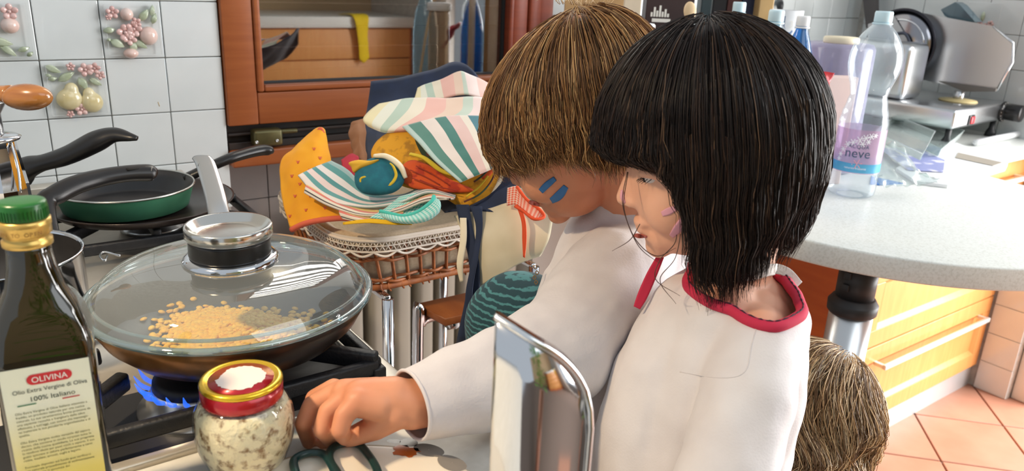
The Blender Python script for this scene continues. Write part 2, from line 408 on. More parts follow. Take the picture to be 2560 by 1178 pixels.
STR1 = stripes('pastel_stripes', [(0, (226, 214, 170)), (.1, (222, 222, 206)), (.2, (176, 196, 180)), (.3, (226, 216, 196)), (.4, (226, 176, 164)), (.55, (224, 196, 176)), (.68, (190, 204, 190)), (.76, (230, 210, 206)), (.88, (226, 182, 172))], rep=1.0, bump=.25, bfreq=90)
STR2 = stripes('teal_pink_stripes', [(0, (176, 198, 192)), (.06, (84, 132, 120)), (.2, (226, 214, 206)), (.36, (70, 124, 116)), (.50, (222, 190, 184)), (.66, (228, 220, 206)), (.74, (74, 128, 142)), (.86, (226, 184, 176))], rep=1., bump=.25, bfreq=90)
STR3 = stripes('teal_white_stripes', [(0, (150, 176, 176)), (.12, (92, 150, 150)), (.28, (222, 216, 214)), (.44, (88, 146, 148)), (.56, (224, 204, 200)), (.72, (100, 156, 156)), (.84, (226, 216, 210))], axis=1, rep=1., bump=.2, bfreq=70)
STR4 = stripes('towel_edge_stripes', [(0, (216, 206, 190)), (.2, (226, 196, 120)), (.4, (216, 120, 108)), (.55, (226, 216, 200)), (.75, (70, 66, 66)), (.85, (214, 204, 190))], axis=1, rep=1., bump=.3, bfreq=90)
GINA = gingham('aqua_gingham', (206, 226, 220), (84, 190, 182), 22, 10)
GINO = gingham('orange_gingham', (236, 206, 190), (226, 84, 48), 12, 8)
SKIN = pmat('child_skin', (232, 178, 150), .5, c2=(224, 164, 134), scale=14, sss=.12)
SKINB = pmat('child_skin_warm', (214, 150, 116), .5, c2=(202, 132, 98), scale=14, sss=.12)
BLUEP = pmat('blue_face_paint', (46, 112, 172), .5)
PINKP = pmat('pink_face_paint', (230, 164, 180), .55)
LIPS = pmat('lips', (186, 96, 86), .45)
SHIRT = pmat('white_jersey', (224, 219, 219), .9, c2=(218, 212, 212), scale=25, bump=.12, bscale=500, sheen=.2)
SHIRTB = pmat('white_fleece', (214, 209, 210), .95, c2=(206, 200, 201), scale=25, bump=.2, bscale=400, sheen=.3)
BAND = pmat('raspberry_band', (196, 42, 74), .85)
DKSTITCH = pmat('dark_stitch', (66, 36, 50), .9)
TEAL = stripes('teal_ripple_trousers', [(0, (24, 62, 74)), (.8, (62, 122, 128)), (.9, (24, 62, 74))], axis=1, rep=22, sheen=.1)
EYEW = pmat('eye_white', (216, 208, 204), .2)
EYED = pmat('eye_dark', (34, 24, 22), .15)
ORANGE = pmat('orange_cabinet', (212, 152, 88), .42, c2=(206, 142, 78), scale=8, stretch=(10, 1, 1), detail=4)
ORANGES = pmat('orange_cabinet_shaded', (198, 104, 48), .45, c2=(190, 96, 44), scale=6, stretch=(1, 1, 8))  # darker copy of the cabinet orange, carrying the shade of its side panel
WHITEPL = pmat('white_plastic', (226, 228, 230), .4)
TERRA = pmat('terracotta_tile', (184, 136, 114), .42, c2=(174, 124, 102), scale=7, detail=5)
PETC = clear('clear_pet', (248, 252, 255), .03, 1.35, .06, .12, (226, 242, 250))
PETB = clear('blue_pet', (64, 160, 214), .06, 1.4, .05, .22, (40, 140, 206))
PETL = clear('pale_blue_pet', (196, 228, 242), .06, 1.4, .05, .2, (190, 226, 242))
CAPW = pmat('pale_blue_cap', (206, 232, 240), .4)
CAPWW = pmat('white_cap', (236, 236, 236), .4)
CLEARS = clear('clear_tray', (244, 249, 248), .03, 1.35, .10, .16, (232, 241, 240))
CREAMR = pmat('shaded_cream_radiator', (172, 166, 152), .5)  # cream darkened towards grey, the shade under the window put into the colour
# ------------------------------------------------------------------ the room
ZA = 1.055            # height of one horizontal joint of the tile wall
ZT = 0.825            # worktops
RW = 2.47             # right wall
def piece(name, me, M, parent):
    o = bpy.data.objects.new(name, me); o.matrix_basis = Matrix([list(r) for r in M]); return finish(o, parent)
def shared(name, VF, mat, smooth=False):
    me = mesh_np(name, *VF); me.materials.append(mat)
    if smooth: me.polygons.foreach_set('use_smooth', np.ones(len(me.polygons), dtype=bool))
    return me
tile_me = shared('tile', box(-.0492, .0492, -.004, .004, -.0492, .0492, .0012, 2), TILE)
wall_tile_side = shared('tile', box(-.004, .004, -.0492, .0492, -.0492, .0492, .0012, 2), TILE)

wl = mk('wall_left', box(-1.4, .2985, .012, .20, 0, 2.3), GROUT, smooth=False, kind='structure')
FRUITS = [pmat('peach_glaze', (226, 208, 200), .15, c2=(224, 190, 178), scale=20, coat=.4), pmat('pear_glaze', (224, 214, 178), .15, c2=(206, 190, 140), scale=25, coat=.4)]
LEAFM = pmat('leaf_glaze', (190, 200, 176), .18, c2=(160, 172, 142), scale=60, coat=.4)
FLOWM = pmat('flower_glaze', (222, 188, 182), .18, c2=(204, 162, 156), scale=60, coat=.4)
def leaf(cx, cz, L, W, a, parent):
    ca, sa = math.cos(a), math.sin(a); V = []; F = []; n = 9
    for i in range(n):
        s = i/(n-1); w = W*math.sin(math.pi*s**.8)*.5+.0003
        for k, o in enumerate((-1, -.5, 0, .5, 1)):
            x = (s-.5)*L; z = o*w; y = -.0045-.005*math.sin(math.pi*s)*(1-.55*o*o)+(.0016 if k == 2 else 0)
            V.append((cx+x*ca-z*sa, y, cz+x*sa+z*ca))
    for i in range(n-1):
        for k in range(4): a0 = i*5+k; F.append((a0, a0+1, a0+6, a0+5))
    b0 = len(V); V += [(v[0], -.002, v[2]) for v in V[:]]; F += [tuple(i+b0 for i in f[::-1]) for f in F[:]]
    for i in range(n-1):
        F.append((i*5, i*5+5, b0+i*5+5, b0+i*5)); F.append((i*5+4, b0+i*5+4, b0+i*5+9, i*5+9))
    mk('leaf', (np.array(V), F), LEAFM, parent)
def flower(cx, cz, r, a, parent):
    parts = []
    for k in range(5):
        t = a+k*2*math.pi/5; parts.append(xf(ell((0, 0, 0), (r*.42, .003, r*.36), seg=10, rings=6), TR((cx+r*.55*math.cos(t), -.0075, cz+r*.55*math.sin(t)), (math.cos(t), -.35, math.sin(t)), (0, 1, 0))))
    parts.append(ell((cx, -.009, cz), (r*.2, .003, r*.2), seg=8, rings=5))
    mk('flower', cat(*parts), FLOWM, parent)
def fruit(cx, cz, rx, rz, m, parent, top=None, d=.013):
    parts = [ell((cx, -.004, cz), (rx, d, rz), seg=18, rings=10)]
    if top: parts.append(ell((cx+top[0], -.004, cz+top[1]), (rx*.55, d*.7, rz*.7), seg=14, rings=8))
    mk('fruit', cat(*parts) if not top else blob(parts, .0018, 5), FRUITS[m], parent)
def relief(kind, x, z, parent):
    X = lambda u: x+(u-.5)*.1
    Zf = lambda v: z+(v-.5)*.1
    mk('tile_border', cat(box(X(.07), X(.93), -.0055, -.003, Zf(.07), Zf(.075)), box(X(.07), X(.93), -.0055, -.003, Zf(.925), Zf(.93)), box(X(.07), X(.075), -.0055, -.003, Zf(.07), Zf(.93)), box(X(.925), X(.93), -.0055, -.003, Zf(.07), Zf(.93))), TILE, parent, smooth=False)
    if kind == 'pears':
        fruit(X(.36), Zf(.34), .021, .019, 1, parent, (.005, .016)); fruit(X(.70), Zf(.27), .0185, .0185, 1, parent, (-.003, .014))
        for u, v, L, W, a in [(.18, .86, .026, .011, -.5), (.36, .73, .030, .012, .5), (.60, .60, .024, .013, -1.1), (.80, .62, .022, .010, -.6), (.15, .70, .014, .007, .2), (.10, .76, .010, .005, -.3)]: leaf(X(u), Zf(v), L, W, a, parent)
        for u, v, r, a in [(.44, .90, .008, .2), (.66, .84, .013, .6), (.80, .86, .011, .1), (.88, .74, .009, .8), (.52, .16, .012, .4), (.34, .09, .007, .9)]: flower(X(u), Zf(v), r, a, parent)
    elif kind == 'peaches':
        fruit(X(.74), Zf(.40), .0155, .0165, 0, parent); fruit(X(.42), Zf(.77), .011, .011, 0, parent); fruit(X(.42), Zf(.10), .0125, .009, 0, parent)
        for u, v, L, W, a in [(.70, .76, .026, .012, .9), (.84, .84, .020, .008, 1.4), (.86, .70, .020, .009, 1.2), (.12, .50, .020, .010, .1), (.22, .27, .024, .014, -.5), (.47, .22, .018, .012, 1.3), (.60, .25, .024, .011, -.6), (.09, .34, .008, .005, .5)]: leaf(X(u), Zf(v), L, W, a, parent)
        for u, v, r, a in [(.19, .80, .012, .3), (.12, .72, .006, .3), (.36, .46, .016, .5), (.50, .52, .015, .1), (.55, .63, .010, .7), (.42, .36, .013, .9)]: flower(X(u), Zf(v), r, a, parent)
    else:
        fruit(X(.66), Zf(.58), .0135, .013, 0, parent); fruit(X(.12), Zf(.32), .015, .018, 1, parent)
        for u, v, L, W, a in [(.50, .32, .034, .014, -.25), (.58, .18, .028, .011, -.7), (.80, .20, .018, .008, .3), (.88, .12, .012, .006, .6), (.42, .86, .014, .006, .4)]: leaf(X(u), Zf(v), L, W, a, parent)
        for u, v, r, a in [(.68, .80, .014, .3), (.20, .56, .016, .6), (.34, .44, .012, .2), (.22, .44, .012, .9)]: flower(X(u), Zf(v), r, a, parent)
RELIEFS = {(1, 0): 'peaches', (0, -1): 'pears', (-1, 0): 'fruit_sprig'}
random.seed(3)
for k in range(-4, 3):
    for j in range(-3, 3):
        cx, cz = k*.1+.05, ZA+j*.1+.05
        t = piece('tile', tile_me, TR((cx, .0075+random.uniform(-.0006, .0006), cz), (1, random.uniform(-.006, .006), 0), (0, 1, 0)), wl)
        if (k, j) in RELIEFS: relief(RELIEFS[(k, j)], cx, cz, t)
mk('wall_crack', tube([OY(395, 255, .003), OY(399, 266, .003)], .0006, 5), pmat('ochre_mark', (196, 160, 90), .7), wl)

# wall under and around the window
wb = mk('wall_back', cat(box(.30, 1.10, .10, .25, 0, .842), box(1.10, RW+.2, .03, .25, 0, 2.3)), WALLP, smooth=False, kind='structure')
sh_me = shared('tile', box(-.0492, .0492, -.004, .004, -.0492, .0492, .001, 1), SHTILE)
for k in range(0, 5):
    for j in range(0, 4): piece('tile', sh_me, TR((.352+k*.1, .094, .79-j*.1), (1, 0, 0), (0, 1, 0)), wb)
bt_me = tile_me
for k in range(0, 14):
    for j in range(0, 5): piece('tile', bt_me, TR((1.15+k*.1, .026, .885+j*.1), (1, 0, 0), (0, 1, 0)), wb)
# right wall: tiled, ends at the balcony door
wr = mk('wall_right', cat(box(RW+.008, RW+.15, -.72, .03, 0, 2.3), box(RW+.008, RW+.15, -4.2, -2.9, 0, 2.3)), GROUT, smooth=False, kind='structure')
for k in range(0, 7):
    for j in range(0, 7): piece('tile', wall_tile_side, TR((RW+.004, -.05-k*.1, .855+.1*j+.015), (1, 0, 0), (0, 1, 0)), wr)
for j in range(0, 8):
    piece('tile', wall_tile_side, TR((RW+.004, -.67, .05+.1*j), (1, 0, 0), (0, 1, 0)), wr)
sp_ = OX(2455, 48, RW)
fl = thing  # alias kept short
for du, dv, L, W, a in [(0, .01, .03, .013, -.6), (-.02, .012, .02, .009, .5)]:
    pass
trl = piece('tile', wall_tile_side, TR((RW+.0035, sp_[1]-.0, sp_[2]), (1, 0, 0), (0, 1, 0)), wr)
def side_relief(y, z, parent):
    M = TR((RW, y, z), (0, -1, 0), (1, 0, 0))
    flw = []
    for (a, b, r) in [(.012, -.022, .013), (.028, -.012, .011), (-.002, -.014, .010)]:
        for k in range(5):
            t = k*2*math.pi/5; flw.append(ell((a+r*.55*math.cos(t), -.004, b+r*.55*math.sin(t)), (r*.4, .003, r*.4), seg=8, rings=5))
    mk('flower', xf(cat(*flw), M), FLOWM, parent)
    mk('leaf', xf(cat(ell((-.024, -.003, -.006), (.016, .004, .006), seg=10, rings=6), ell((.002, -.003, .008), (.006, .004, .014), seg=10, rings=6)), M), LEAFM, parent)
side_relief(sp_[1], sp_[2], trl)
dr = setting('door_1', (RW+.06, -1.8, 0))
mk('door_frame', cat(box(RW+.03, RW+.10, -.80, -.722, 0, 2.25, .004), box(RW+.03, RW+.10, -2.9, -2.82, 0, 2.25, .004), box(RW+.03, RW+.10, -2.82, -.80, 2.17, 2.25, .004)), pmat('white_door_frame', (226, 224, 216), .45), dr)
for i in range(7): mk('shutter_slat', box(RW+.12, RW+.135, -2.85, -.78, 1.55+i*.09, 1.60+i*.09, .003), pmat('white_slat' , (222, 222, 216), .5) if i == 0 else MATS['white_slat'], dr)

# floor of diagonal terracotta tiles
fb = mk('floor', box(-1.6, 3.6, -5.0, .2, -.06, -.006), pmat('floor_grout', (120, 104, 94), .9), smooth=False, kind='structure')
ft_me = shared('floor_tile', box(-.1225, .1225, -.1225, .1225, -.004, .004, .0015, 1), TERRA)
p0 = OZ(2441, 975, 0)
pa = OZ(2560, 1134, 0); dd = (pa-p0)/np.linalg.norm(pa-p0); ang = math.atan2(dd[1], dd[0])
e1 = np.array([math.cos(ang), math.sin(ang), 0]); e2 = np.array([-math.sin(ang), math.cos(ang), 0])
q3 = OZ(2500, 1063, 0); s3 = (q3-p0)@e1
org = p0+e1*s3
for i in range(-12, 13):
    for j in range(-12, 13):
        c = org+e1*(i+.5)*.25+e2*(j+.5)*.25
        if .2 < c[0] < RW+.3 and -2.3 < c[1] < -.3: piece('floor_tile', ft_me, RZ(ang, (c[0], c[1], -.004)), fb)

# ------------------------------------------------------------------ window
w1 = setting('window_1', (.30, .03, .92))
Y0, Y1 = -.004, .035
X0 = .302; ZB = .921; XG0, XG1, ZG = .374, .966, .998
mk('sash_stile', box(X0, .362, Y0, Y1, ZB, 2.2, .003), WOOD, w1); mk('sash_stile', box(.978, 1.020, Y0, Y1, ZB, 2.2, .003), WOODR, w1)
mk('bottom_rail', box(.3625, .9775, Y0, Y1, ZB, .9845, .003), WOODH, w1)
mk('glazing_bead', cat(box(.3625, .376, Y0-.004, .02, .9855, 2.2, .004, 3), ), WOOD, w1)
mk('glazing_bead', box(.376, .964, Y0-.004, .02, .9855, .999, .004, 3), WOODH, w1)
mk('glazing_bead', box(.964, .978, Y0-.004, .02, .9855, 2.2, .004, 3), WOODR, w1)
mk('rubber_seal', cat(box(.3755, .380, .012, .022, .998, 2.2), box(.38, .96, .012, .022, .998, 1.003), box(.960, .9645, .012, .022, .998, 2.2)), BLACKM, w1, smooth=False)
mk('pane', box(.375, .965, .018, .0215, .997, 2.2), clear('window_glass', (228, 224, 218), .22, 1.6, .012), w1, smooth=False)
for i in range(10): mk('shutter_slat', box(.30, 1.10, .085+.003*(i % 2), .096+.003*(i % 2), .925+i*.045, .974+i*.045, .003, 1), SHUT, w1, smooth=False)
for i in range(9): mk('shutter_slat', box(.30, 1.10, .085, .091, 1.38+i*.095, 1.425+i*.095, .002, 1), SHUT, w1, smooth=False)
mk('outer_jamb', box(1.021, 1.055, -.01, .04, .90, 2.2, .004), WOODR, w1); mk('outer_jamb', box(1.056, 1.10, .0, .05, .87, 2.2, .004), WOODR, w1)
mk('sill_track', cat(box(.302, 1.02, .022, .06, .87, .925), box(.302, 1.02, .004, .022, .872, .886, .001), box(.302, 1.02, .004, .022, .900, .905, .001)), DARKW, w1, smooth=False)
mk('sill_strip', box(.302, 1.02, -.012, .06, .838, .872, .005, 3), WOODH, w1)
bolt = mk('bolt_housing', box(.346, .404, -.020, .012, .878, .912, .006, 3), OLIVE, w1)
mk('bolt_rod', xf(clathe([(.0045, -.02), (.005, -.018), (.005, .02), (.0045, .022)], 16), TR((.415, -.008, .904), (0, 1, 0), az=(1, 0, 0))), OLIVE, bolt)
for px, py in ((642, 356), (693, 352)):
    c = OY(px, py, -.0205); mk('screw', xf(clathe([(.0032, 0), (.0032, .0012), (.0014, .0012), (.0013, .0004)], 14), TR(c, (1, 0, 0), az=(0, -1, 0))), STEEL, bolt)

# radiator under the window
rad = thing('radiator', 'cream column radiator standing under the window behind the chrome stand', 'radiator', (.75, .04, .1))
for i in range(9): mk('column', box(.46+i*.062, .502+i*.062, -.04, .06, .12, .70, .012, 3), CREAMR, rad)
mk('header_pipe', box(.45, 1.02, 0, .03, .14, .18, .006), CREAMR, rad); mk('header_pipe', box(.45, 1.02, 0, .03, .64, .68, .006), CREAMR, rad)

# ------------------------------------------------------------------ worktop, peninsula, cabinets
c_ = np.array([1.41, -.741]); Rp = .417
poly = [(c_[0]+Rp*math.cos(a), c_[1]+Rp*math.sin(a)) for a in np.linspace(math.pi, 2*math.pi, 60)]
poly = poly+[(c_[0]+Rp, -.64), (RW-.002, -.64), (RW-.002, .018), (1.105, .018), (1.105, -.02), (c_[0]-Rp, -.02)]
mk('counter_top', prism(poly, ZT-.04, ZT, .004, 3), TABLE, label='off-white speckled stone countertop with a round-ended peninsula behind the dark-haired child', cat='countertop')
leg = thing('table_leg', 'steel post with black adjustable sleeve propping up the rounded peninsula', 'table leg', (1.12, -.83, 0))
def leg_c():
    # axis that passes below the pixel (2145,690)
    for t in np.linspace(1.1, 1.6, 200):
        P = D(2140, 720, t)
        if np.hypot(P[0]-c_[0], P[1]-c_[1]) < Rp-.06: return P
lp = leg_c(); leg.matrix_basis = Matrix.Translation((lp[0], lp[1], 0))
def at_leg(py):
    zs = np.linspace(0, 1, 400); ys = [PJ((lp[0], lp[1], z))[1] for z in zs]; return zs[int(np.argmin(np.abs(np.array(ys)-py)))]
za, zb_ = at_leg(745), at_leg(782)
LR = 52*PJ((lp[0], lp[1], .6))[2]/FPX
mk('upper_sleeve', clathe([(LR*.86, za), (LR*.86, ZT-.042)], 32, (lp[0], lp[1], 0)), BLACKM, leg)
for sg in (-1, 1):
    for i in range(4): mk('ratchet_tooth', box(lp[0]+(LR*.80 if sg > 0 else -LR*.98), lp[0]+(LR*.98 if sg > 0 else -LR*.80), lp[1]-.006, lp[1]+.006, za+.02+i*.022, za+.032+i*.022, .001), BLACKM, leg)
mk('collar', clathe([(LR*1.0, zb_), (LR*1.1, zb_+.004), (LR*1.12, zb_+.02), (LR*1.08, za-.006), (LR*.95, za+.002), (LR*.86, za+.004)], 32, (lp[0], lp[1], 0)), BLACKM, leg)
mk('steel_post', clathe([(LR*.98, 0.02), (LR*.98, zb_+.002)], 40, (lp[0], lp[1], 0)), STEEL, leg)
mk('foot', clathe([(LR*1.15, 0.0), (LR*1.15, .015), (LR, .022)], 32, (lp[0], lp[1], 0)), BLACKM, leg)

YC = -.615; CX0 = 1.706
cab = thing('drawer_cabinet', 'orange wooden drawer unit under the counter by the balcony door', 'cabinet', (2.08, -.3, 0))
mk('carcass', box(CX0, RW-.002, YC+.02, .016, .075, ZT-.041), ORANGES, cab, smooth=False)
mk('toe_kick', box(CX0+.01, RW-.002, YC+.012, YC+.03, .0, .075), pmat('silver_plinth', (196, 198, 200), .4, .5), cab, smooth=False)
def drawer(z0, z1, x0, x1, y, parent, handle=True):
    fr = .05
    d = mk('drawer', cat(box(x0, x1, y, y+.02, z0, z0+fr, .002), box(x0, x1, y, y+.02, z1-fr, z1, .002), box(x0, x0+fr, y, y+.02, z0+fr, z1-fr, .002), box(x1-fr, x1, y, y+.02, z0+fr, z1-fr, .002)), ORANGE, parent, smooth=False)
    # bevelled recess around the panel
    def fr_bev(a, b, c, e): return [a, b, c, e], [(0, 1, 2, 3)]
    i = .012; ya, yb = y+.0005, y+.010; xa, xb, za_, zb2 = x0+fr, x1-fr, z0+fr, z1-fr
    O = [(xa, ya, za_), (xb, ya, za_), (xb, ya, zb2), (xa, ya, zb2)]; I = [(xa+i, yb, za_+i), (xb-i, yb, za_+i), (xb-i, yb, zb2-i), (xa+i, yb, zb2-i)]
    V = O+I; F = [(k, (k+1) % 4, 4+(k+1) % 4, 4+k) for k in range(4)]+[(4, 5, 6, 7)]
    mk('drawer_panel', (np.array(V), F), ORANGE, d, smooth=False)
    if handle:
        hz = z1-.052; xm = (x0+x1)/2; hw = (x1-x0)*.40
        mk('handle', cat(box(xm-hw, xm+hw, y-.034, y-.024, hz-.007, hz+.007, .002), box(xm-hw, xm-hw+.012, y-.028, y+.001, hz-.005, hz+.005, .001), box(xm+hw-.012, xm+hw, y-.028, y+.001, hz-.005, hz+.005, .001)), pmat('satin_aluminium', (222, 222, 222), .35, .6) if 'satin_aluminium' not in MATS else MATS['satin_aluminium'], d, smooth=False)
zsplit = OY(2350, 797, YC)[2]
drawer(.082, zsplit-.002, CX0+.003, RW-.006, YC, cab)
drawer(zsplit+.002, zsplit+.24, CX0+.003, RW-.006, YC, cab, handle=False)
drawer(zsplit+.244, ZT-.045, CX0+.003, RW-.006, YC, cab)

# cooker carcass, worktop in front of the hob
HX1 = OZ(985, 925, ZT)[0]; HYF = OZ(420, 1148, ZT)[1]
mk('front_worktop', box(-1.1, .245, -1.30, HYF-.0005, ZT-.04, ZT, .004, 2), WORK, label='white worktop in front of the gas hob, carrying the jar and the plate', cat='worktop')
stove_base = thing('cooker_cabinet', 'white cooker body below the hob, half hidden by the wok', 'cabinet', (-.3, -.45, 0))
mk('body', box(-1.1, HX1-.004, HYF+.01, .0, .08, ZT-.03), pmat('white_lacquer', (214, 212, 206), .4), stove_base, smooth=False)
mk('plinth', box(-1.05, HX1-.03, HYF+.05, -.02, 0, .08), BLACKM, stove_base, smooth=False)
mk('base_cabinet_body', box(-1.1, .20, -1.27, HYF-.002, 0, ZT-.041), MATS['white_lacquer'], label='plain white base unit under the front worktop', cat='cabinet', smooth=False)
# ------------------------------------------------------------------ gas hob
hob = thing('gas_hob', 'stainless steel gas hob with black cast-iron pan supports against the tiled wall', 'hob', (-.2, -.5, ZT))
mk('hob_plate', cat(box(-.62, HX1, HYF+.0, -.02, ZT-.03, ZT-.004), box(-.62, HX1-.022, HYF, HYF+.012, ZT-.004, ZT+.004, .002), box(HX1-.030, HX1, HYF, -.02, ZT-.004, ZT+.005, .003), box(-.62, HX1, -.03, -.0, ZT-.03, ZT+.02, .003)), HOBST, hob)
mk('black_tray', box(-.30, HX1-.034, HYF+.013, HYF+.13, ZT-.004, ZT-.001), BLACKM, hob, smooth=False)
mk('black_tray', box(HX1-.10, HX1-.034, HYF+.13, -.05, ZT-.004, ZT-.001), BLACKM, hob, smooth=False)
FB = OZ(450, 1000, ZT+.01); RB = np.array([.10, -.27, ZT]); 
def burner(c, r, flame=False, nm='burner'):
    b = mk(nm, clathe([(r*1.35, 0), (r*1.32, .006), (r*1.12, .010), (r*1.1, .018), (r*1.0, .022), (r*.98, .026)], 40, (c[0], c[1], ZT-.003)), STEEL, hob)
    mk('burner_cap', clathe([(r*.92, .024), (r*.96, .027), (r*.94, .033), (r*.80, .036), (.001, .036)], 40, (c[0], c[1], ZT-.003)), BLACKM, b)
    return b
WKC = np.array([.069, -.815])
FBC = OZ(492, 975, ZT+.015); fbn = burner((FBC[0], FBC[1]), .040)
flm = nmat('gas_flame')[0]; bb = flm.node_tree.nodes['Principled BSDF']; bb.inputs['Base Color'].default_value = lin((60, 120, 220)); bb.inputs['Emission Color'].default_value = lin((50, 120, 255)); bb.inputs['Emission Strength'].default_value = .8; bb.inputs['Alpha'].default_value = .5
bc = (FBC[0], FBC[1])
for k in range(22):
    a = k*2*math.pi/22; p = (bc[0]+.040*math.cos(a), bc[1]+.040*math.sin(a), ZT+.022)
    mk('flame', tube([p, (bc[0]+.047*math.cos(a), bc[1]+.047*math.sin(a), ZT+.027), (bc[0]+.052*math.cos(a), bc[1]+.052*math.sin(a), ZT+.037)], [.0020, .0021, .0004], 8, 6), flm, fbn)
burner((RB[0], RB[1]), .036); burner((-.20, -.27), .030); burner((-.20, -.62), .036)
def bar(a, b, w=.011, h=.016):
    a = np.array(a, float); b = np.array(b, float); d = b-a; L = np.linalg.norm(d); V, F = box(0, L, -w/2, w/2, -h/2, h/2, .003, 2)
    return xf((V, F), TR(a, d, np.cross((0, 0, 1), d)))
def grate(cx, cy, wx, wy, zt, arm=.5):
    g = thing('pan_support', '', 'pan support', (cx, cy, ZT))
    z = zt-.008; x0, x1, y0, y1 = cx-wx/2, cx+wx/2, cy-wy/2, cy+wy/2
    mk('frame', cat(bar((x0, y0, z-.012), (x1, y0, z-.012)), bar((x1, y0, z-.012), (x1, y1, z-.012)), bar((x1, y1, z-.012), (x0, y1, z-.012)), bar((x0, y1, z-.012), (x0, y0, z-.012))), IRON, g)
    for sx, sy in ((1, 1), (1, -1), (-1, 1), (-1, -1)):
        p = (cx+sx*wx/2, cy+sy*wy/2, z-.006); q = (cx+sx*wx*.5*(1-arm), cy+sy*wy*.5*(1-arm), z)
        mk('arm', bar(p, q, .013, .018), IRON, g)
    for sx, sy in ((1, 0), (-1, 0), (0, 1), (0, -1)):
        mk('finger', bar((cx+sx*wx/2, cy+sy*wy/2, z-.004), (cx+sx*wx*.26, cy+sy*wy*.26, z), .011, .016), IRON, g)
    for sx, sy in ((1, 1), (1, -1), (-1, 1), (-1, -1)): mk('foot', box(cx+sx*wx/2-.007, cx+sx*wx/2+.007, cy+sy*wy/2-.007, cy+sy*wy/2+.007, ZT-.001, z-.012, .002), IRON, g)
    return g
GT = ZT+.042
g1 = grate(.03, HYF+.155, .30, .27, GT, .55); g1['label'] = 'black cast-iron pan support under the covered wok'
g2 = grate(RB[0]-.02, RB[1], .30, .28, GT, .55); g2['label'] = 'black cast-iron pan support under the green frying pan'
g3 = grate(-.20, -.62, .14, .24, GT, .5); g3['label'] = 'narrow black pan support beneath the steel saucepan, beside the oil bottle'
# loose hook shaped wire lying on the hob
mk('wire_hook', tube([OZ(300, 640, GT), OZ(262, 630, GT), OZ(250, 640, GT), OZ(262, 652, GT), OZ(268, 640, GT)], .0015, 6, 20), STEEL, hob)

# ------------------------------------------------------------------ wok with glass lid
ZR = .916; RWK = .130
wok = thing('wok', 'dark stained wok with a steel strap handle over the lit burner', 'wok', (WKC[0], WKC[1], GT))
o3 = (WKC[0], WKC[1], 0)
mk('bowl', cat(clathe([(.001, GT+.0005), (.070, GT+.0005), (.085, GT+.002), (.103, GT+.010), (.119, GT+.026), (.127, ZR-.008), (RWK-.002, ZR), (RWK-.004, ZR+.001), (.122, ZR-.008), (.114, GT+.027), (.099, GT+.013), (.07, GT+.006), (.001, GT+.006)], 72, o3)), WOKOUT, wok)
mk('inner_coating', lathe([(RWK-.0045, ZR+.0006), (.1212, ZR-.008), (.1132, GT+.0278), (.0982, GT+.0138), (.07, GT+.0072), (.001, GT+.0068)], 72, o3), WOKIN, wok)
hd = np.array([D(505, 405, 1.02), D(540, 510, .96), D(560, 575, .905)])
hd[-1] = (WKC[0]+.03, WKC[1]+.122, ZR-.005)
hw = CR*math.cos(.12)
hpts = crom(np.array([hd[-1], D(548, 540, .90), D(535, 480, .93), D(515, 415, .97), D(505, 398, .98)]), 16)
G = np.array([hpts-hw*.0115, hpts-hw*.009+CU*.003, hpts+CU*.004, hpts+hw*.009+CU*.003, hpts+hw*.0115])
mk('handle', sheet3(np.swapaxes(G, 0, 1), 13, 24, .0035), STEEL, wok)
hc = D(511, 415, .972)-CF*.006
mk('hanging_hole', xf(clathe([(.0055, 0), (.0055, .0006)], 20), TR(hc+CU*.0005, CR, az=-CF*.75+CU*.65)), BLACKM, wok)
lid = thing('glass_cover', 'domed glass lid with a steel and black knob covering the wok', 'lid', (WKC[0], WKC[1], ZR))
dome = [(RWK+.001, ZR+.004), (.125, ZR+.013), (.113, ZR+.025), (.096, ZR+.0325), (.075, ZR+.036), (.055, ZR+.0372), (.03, ZR+.038), (.012, ZR+.0382)]
pr = crom(np.array(dome), 28)
mk('glass_dome', lathe([tuple(q) for q in pr], 96, o3), GLASSLID, lid)
mk('glass_rim', tube([(WKC[0]+(RWK+.001)*math.cos(a), WKC[1]+(RWK+.001)*math.sin(a), ZR+.0045) for a in np.linspace(0, 2*math.pi, 96, endpoint=False)], .0035, 10, closed=True), GLASSRIM, lid)
mk('rim_lip', tube([(WKC[0]+(RWK-.006)*math.cos(a), WKC[1]+(RWK-.006)*math.sin(a), ZR+.0115) for a in np.linspace(0, 2*math.pi, 96, endpoint=False)], .0018, 8, closed=True), GLASSRIM, lid)
zk = ZR+.0355
kb = mk('knob_base', clathe([(0.0437, zk), (0.0446, zk+.004), (0.0418, zk+.007), (0.0380, zk+.008), (.001, zk+.008)], 56, o3), CHROME, lid)
mk('knob_grip', clathe([(0.0370, zk+.007), (0.0380, zk+.010), (0.0375, zk+.022), (0.0380, zk+.025)], 56, o3), BLACK, lid)
mk('knob_dish', clathe([(0.0285, zk+.024), (0.0380, zk+.0245), (0.0404, zk+.028), (0.0404, zk+.036), (0.0394, zk+.038), (0.0375, zk+.0375), (0.0323, zk+.031), (0.0266, zk+.0295), (.001, zk+.0295)], 64, o3), pmat('spun_steel', (206, 204, 198), .16, 1.), lid)
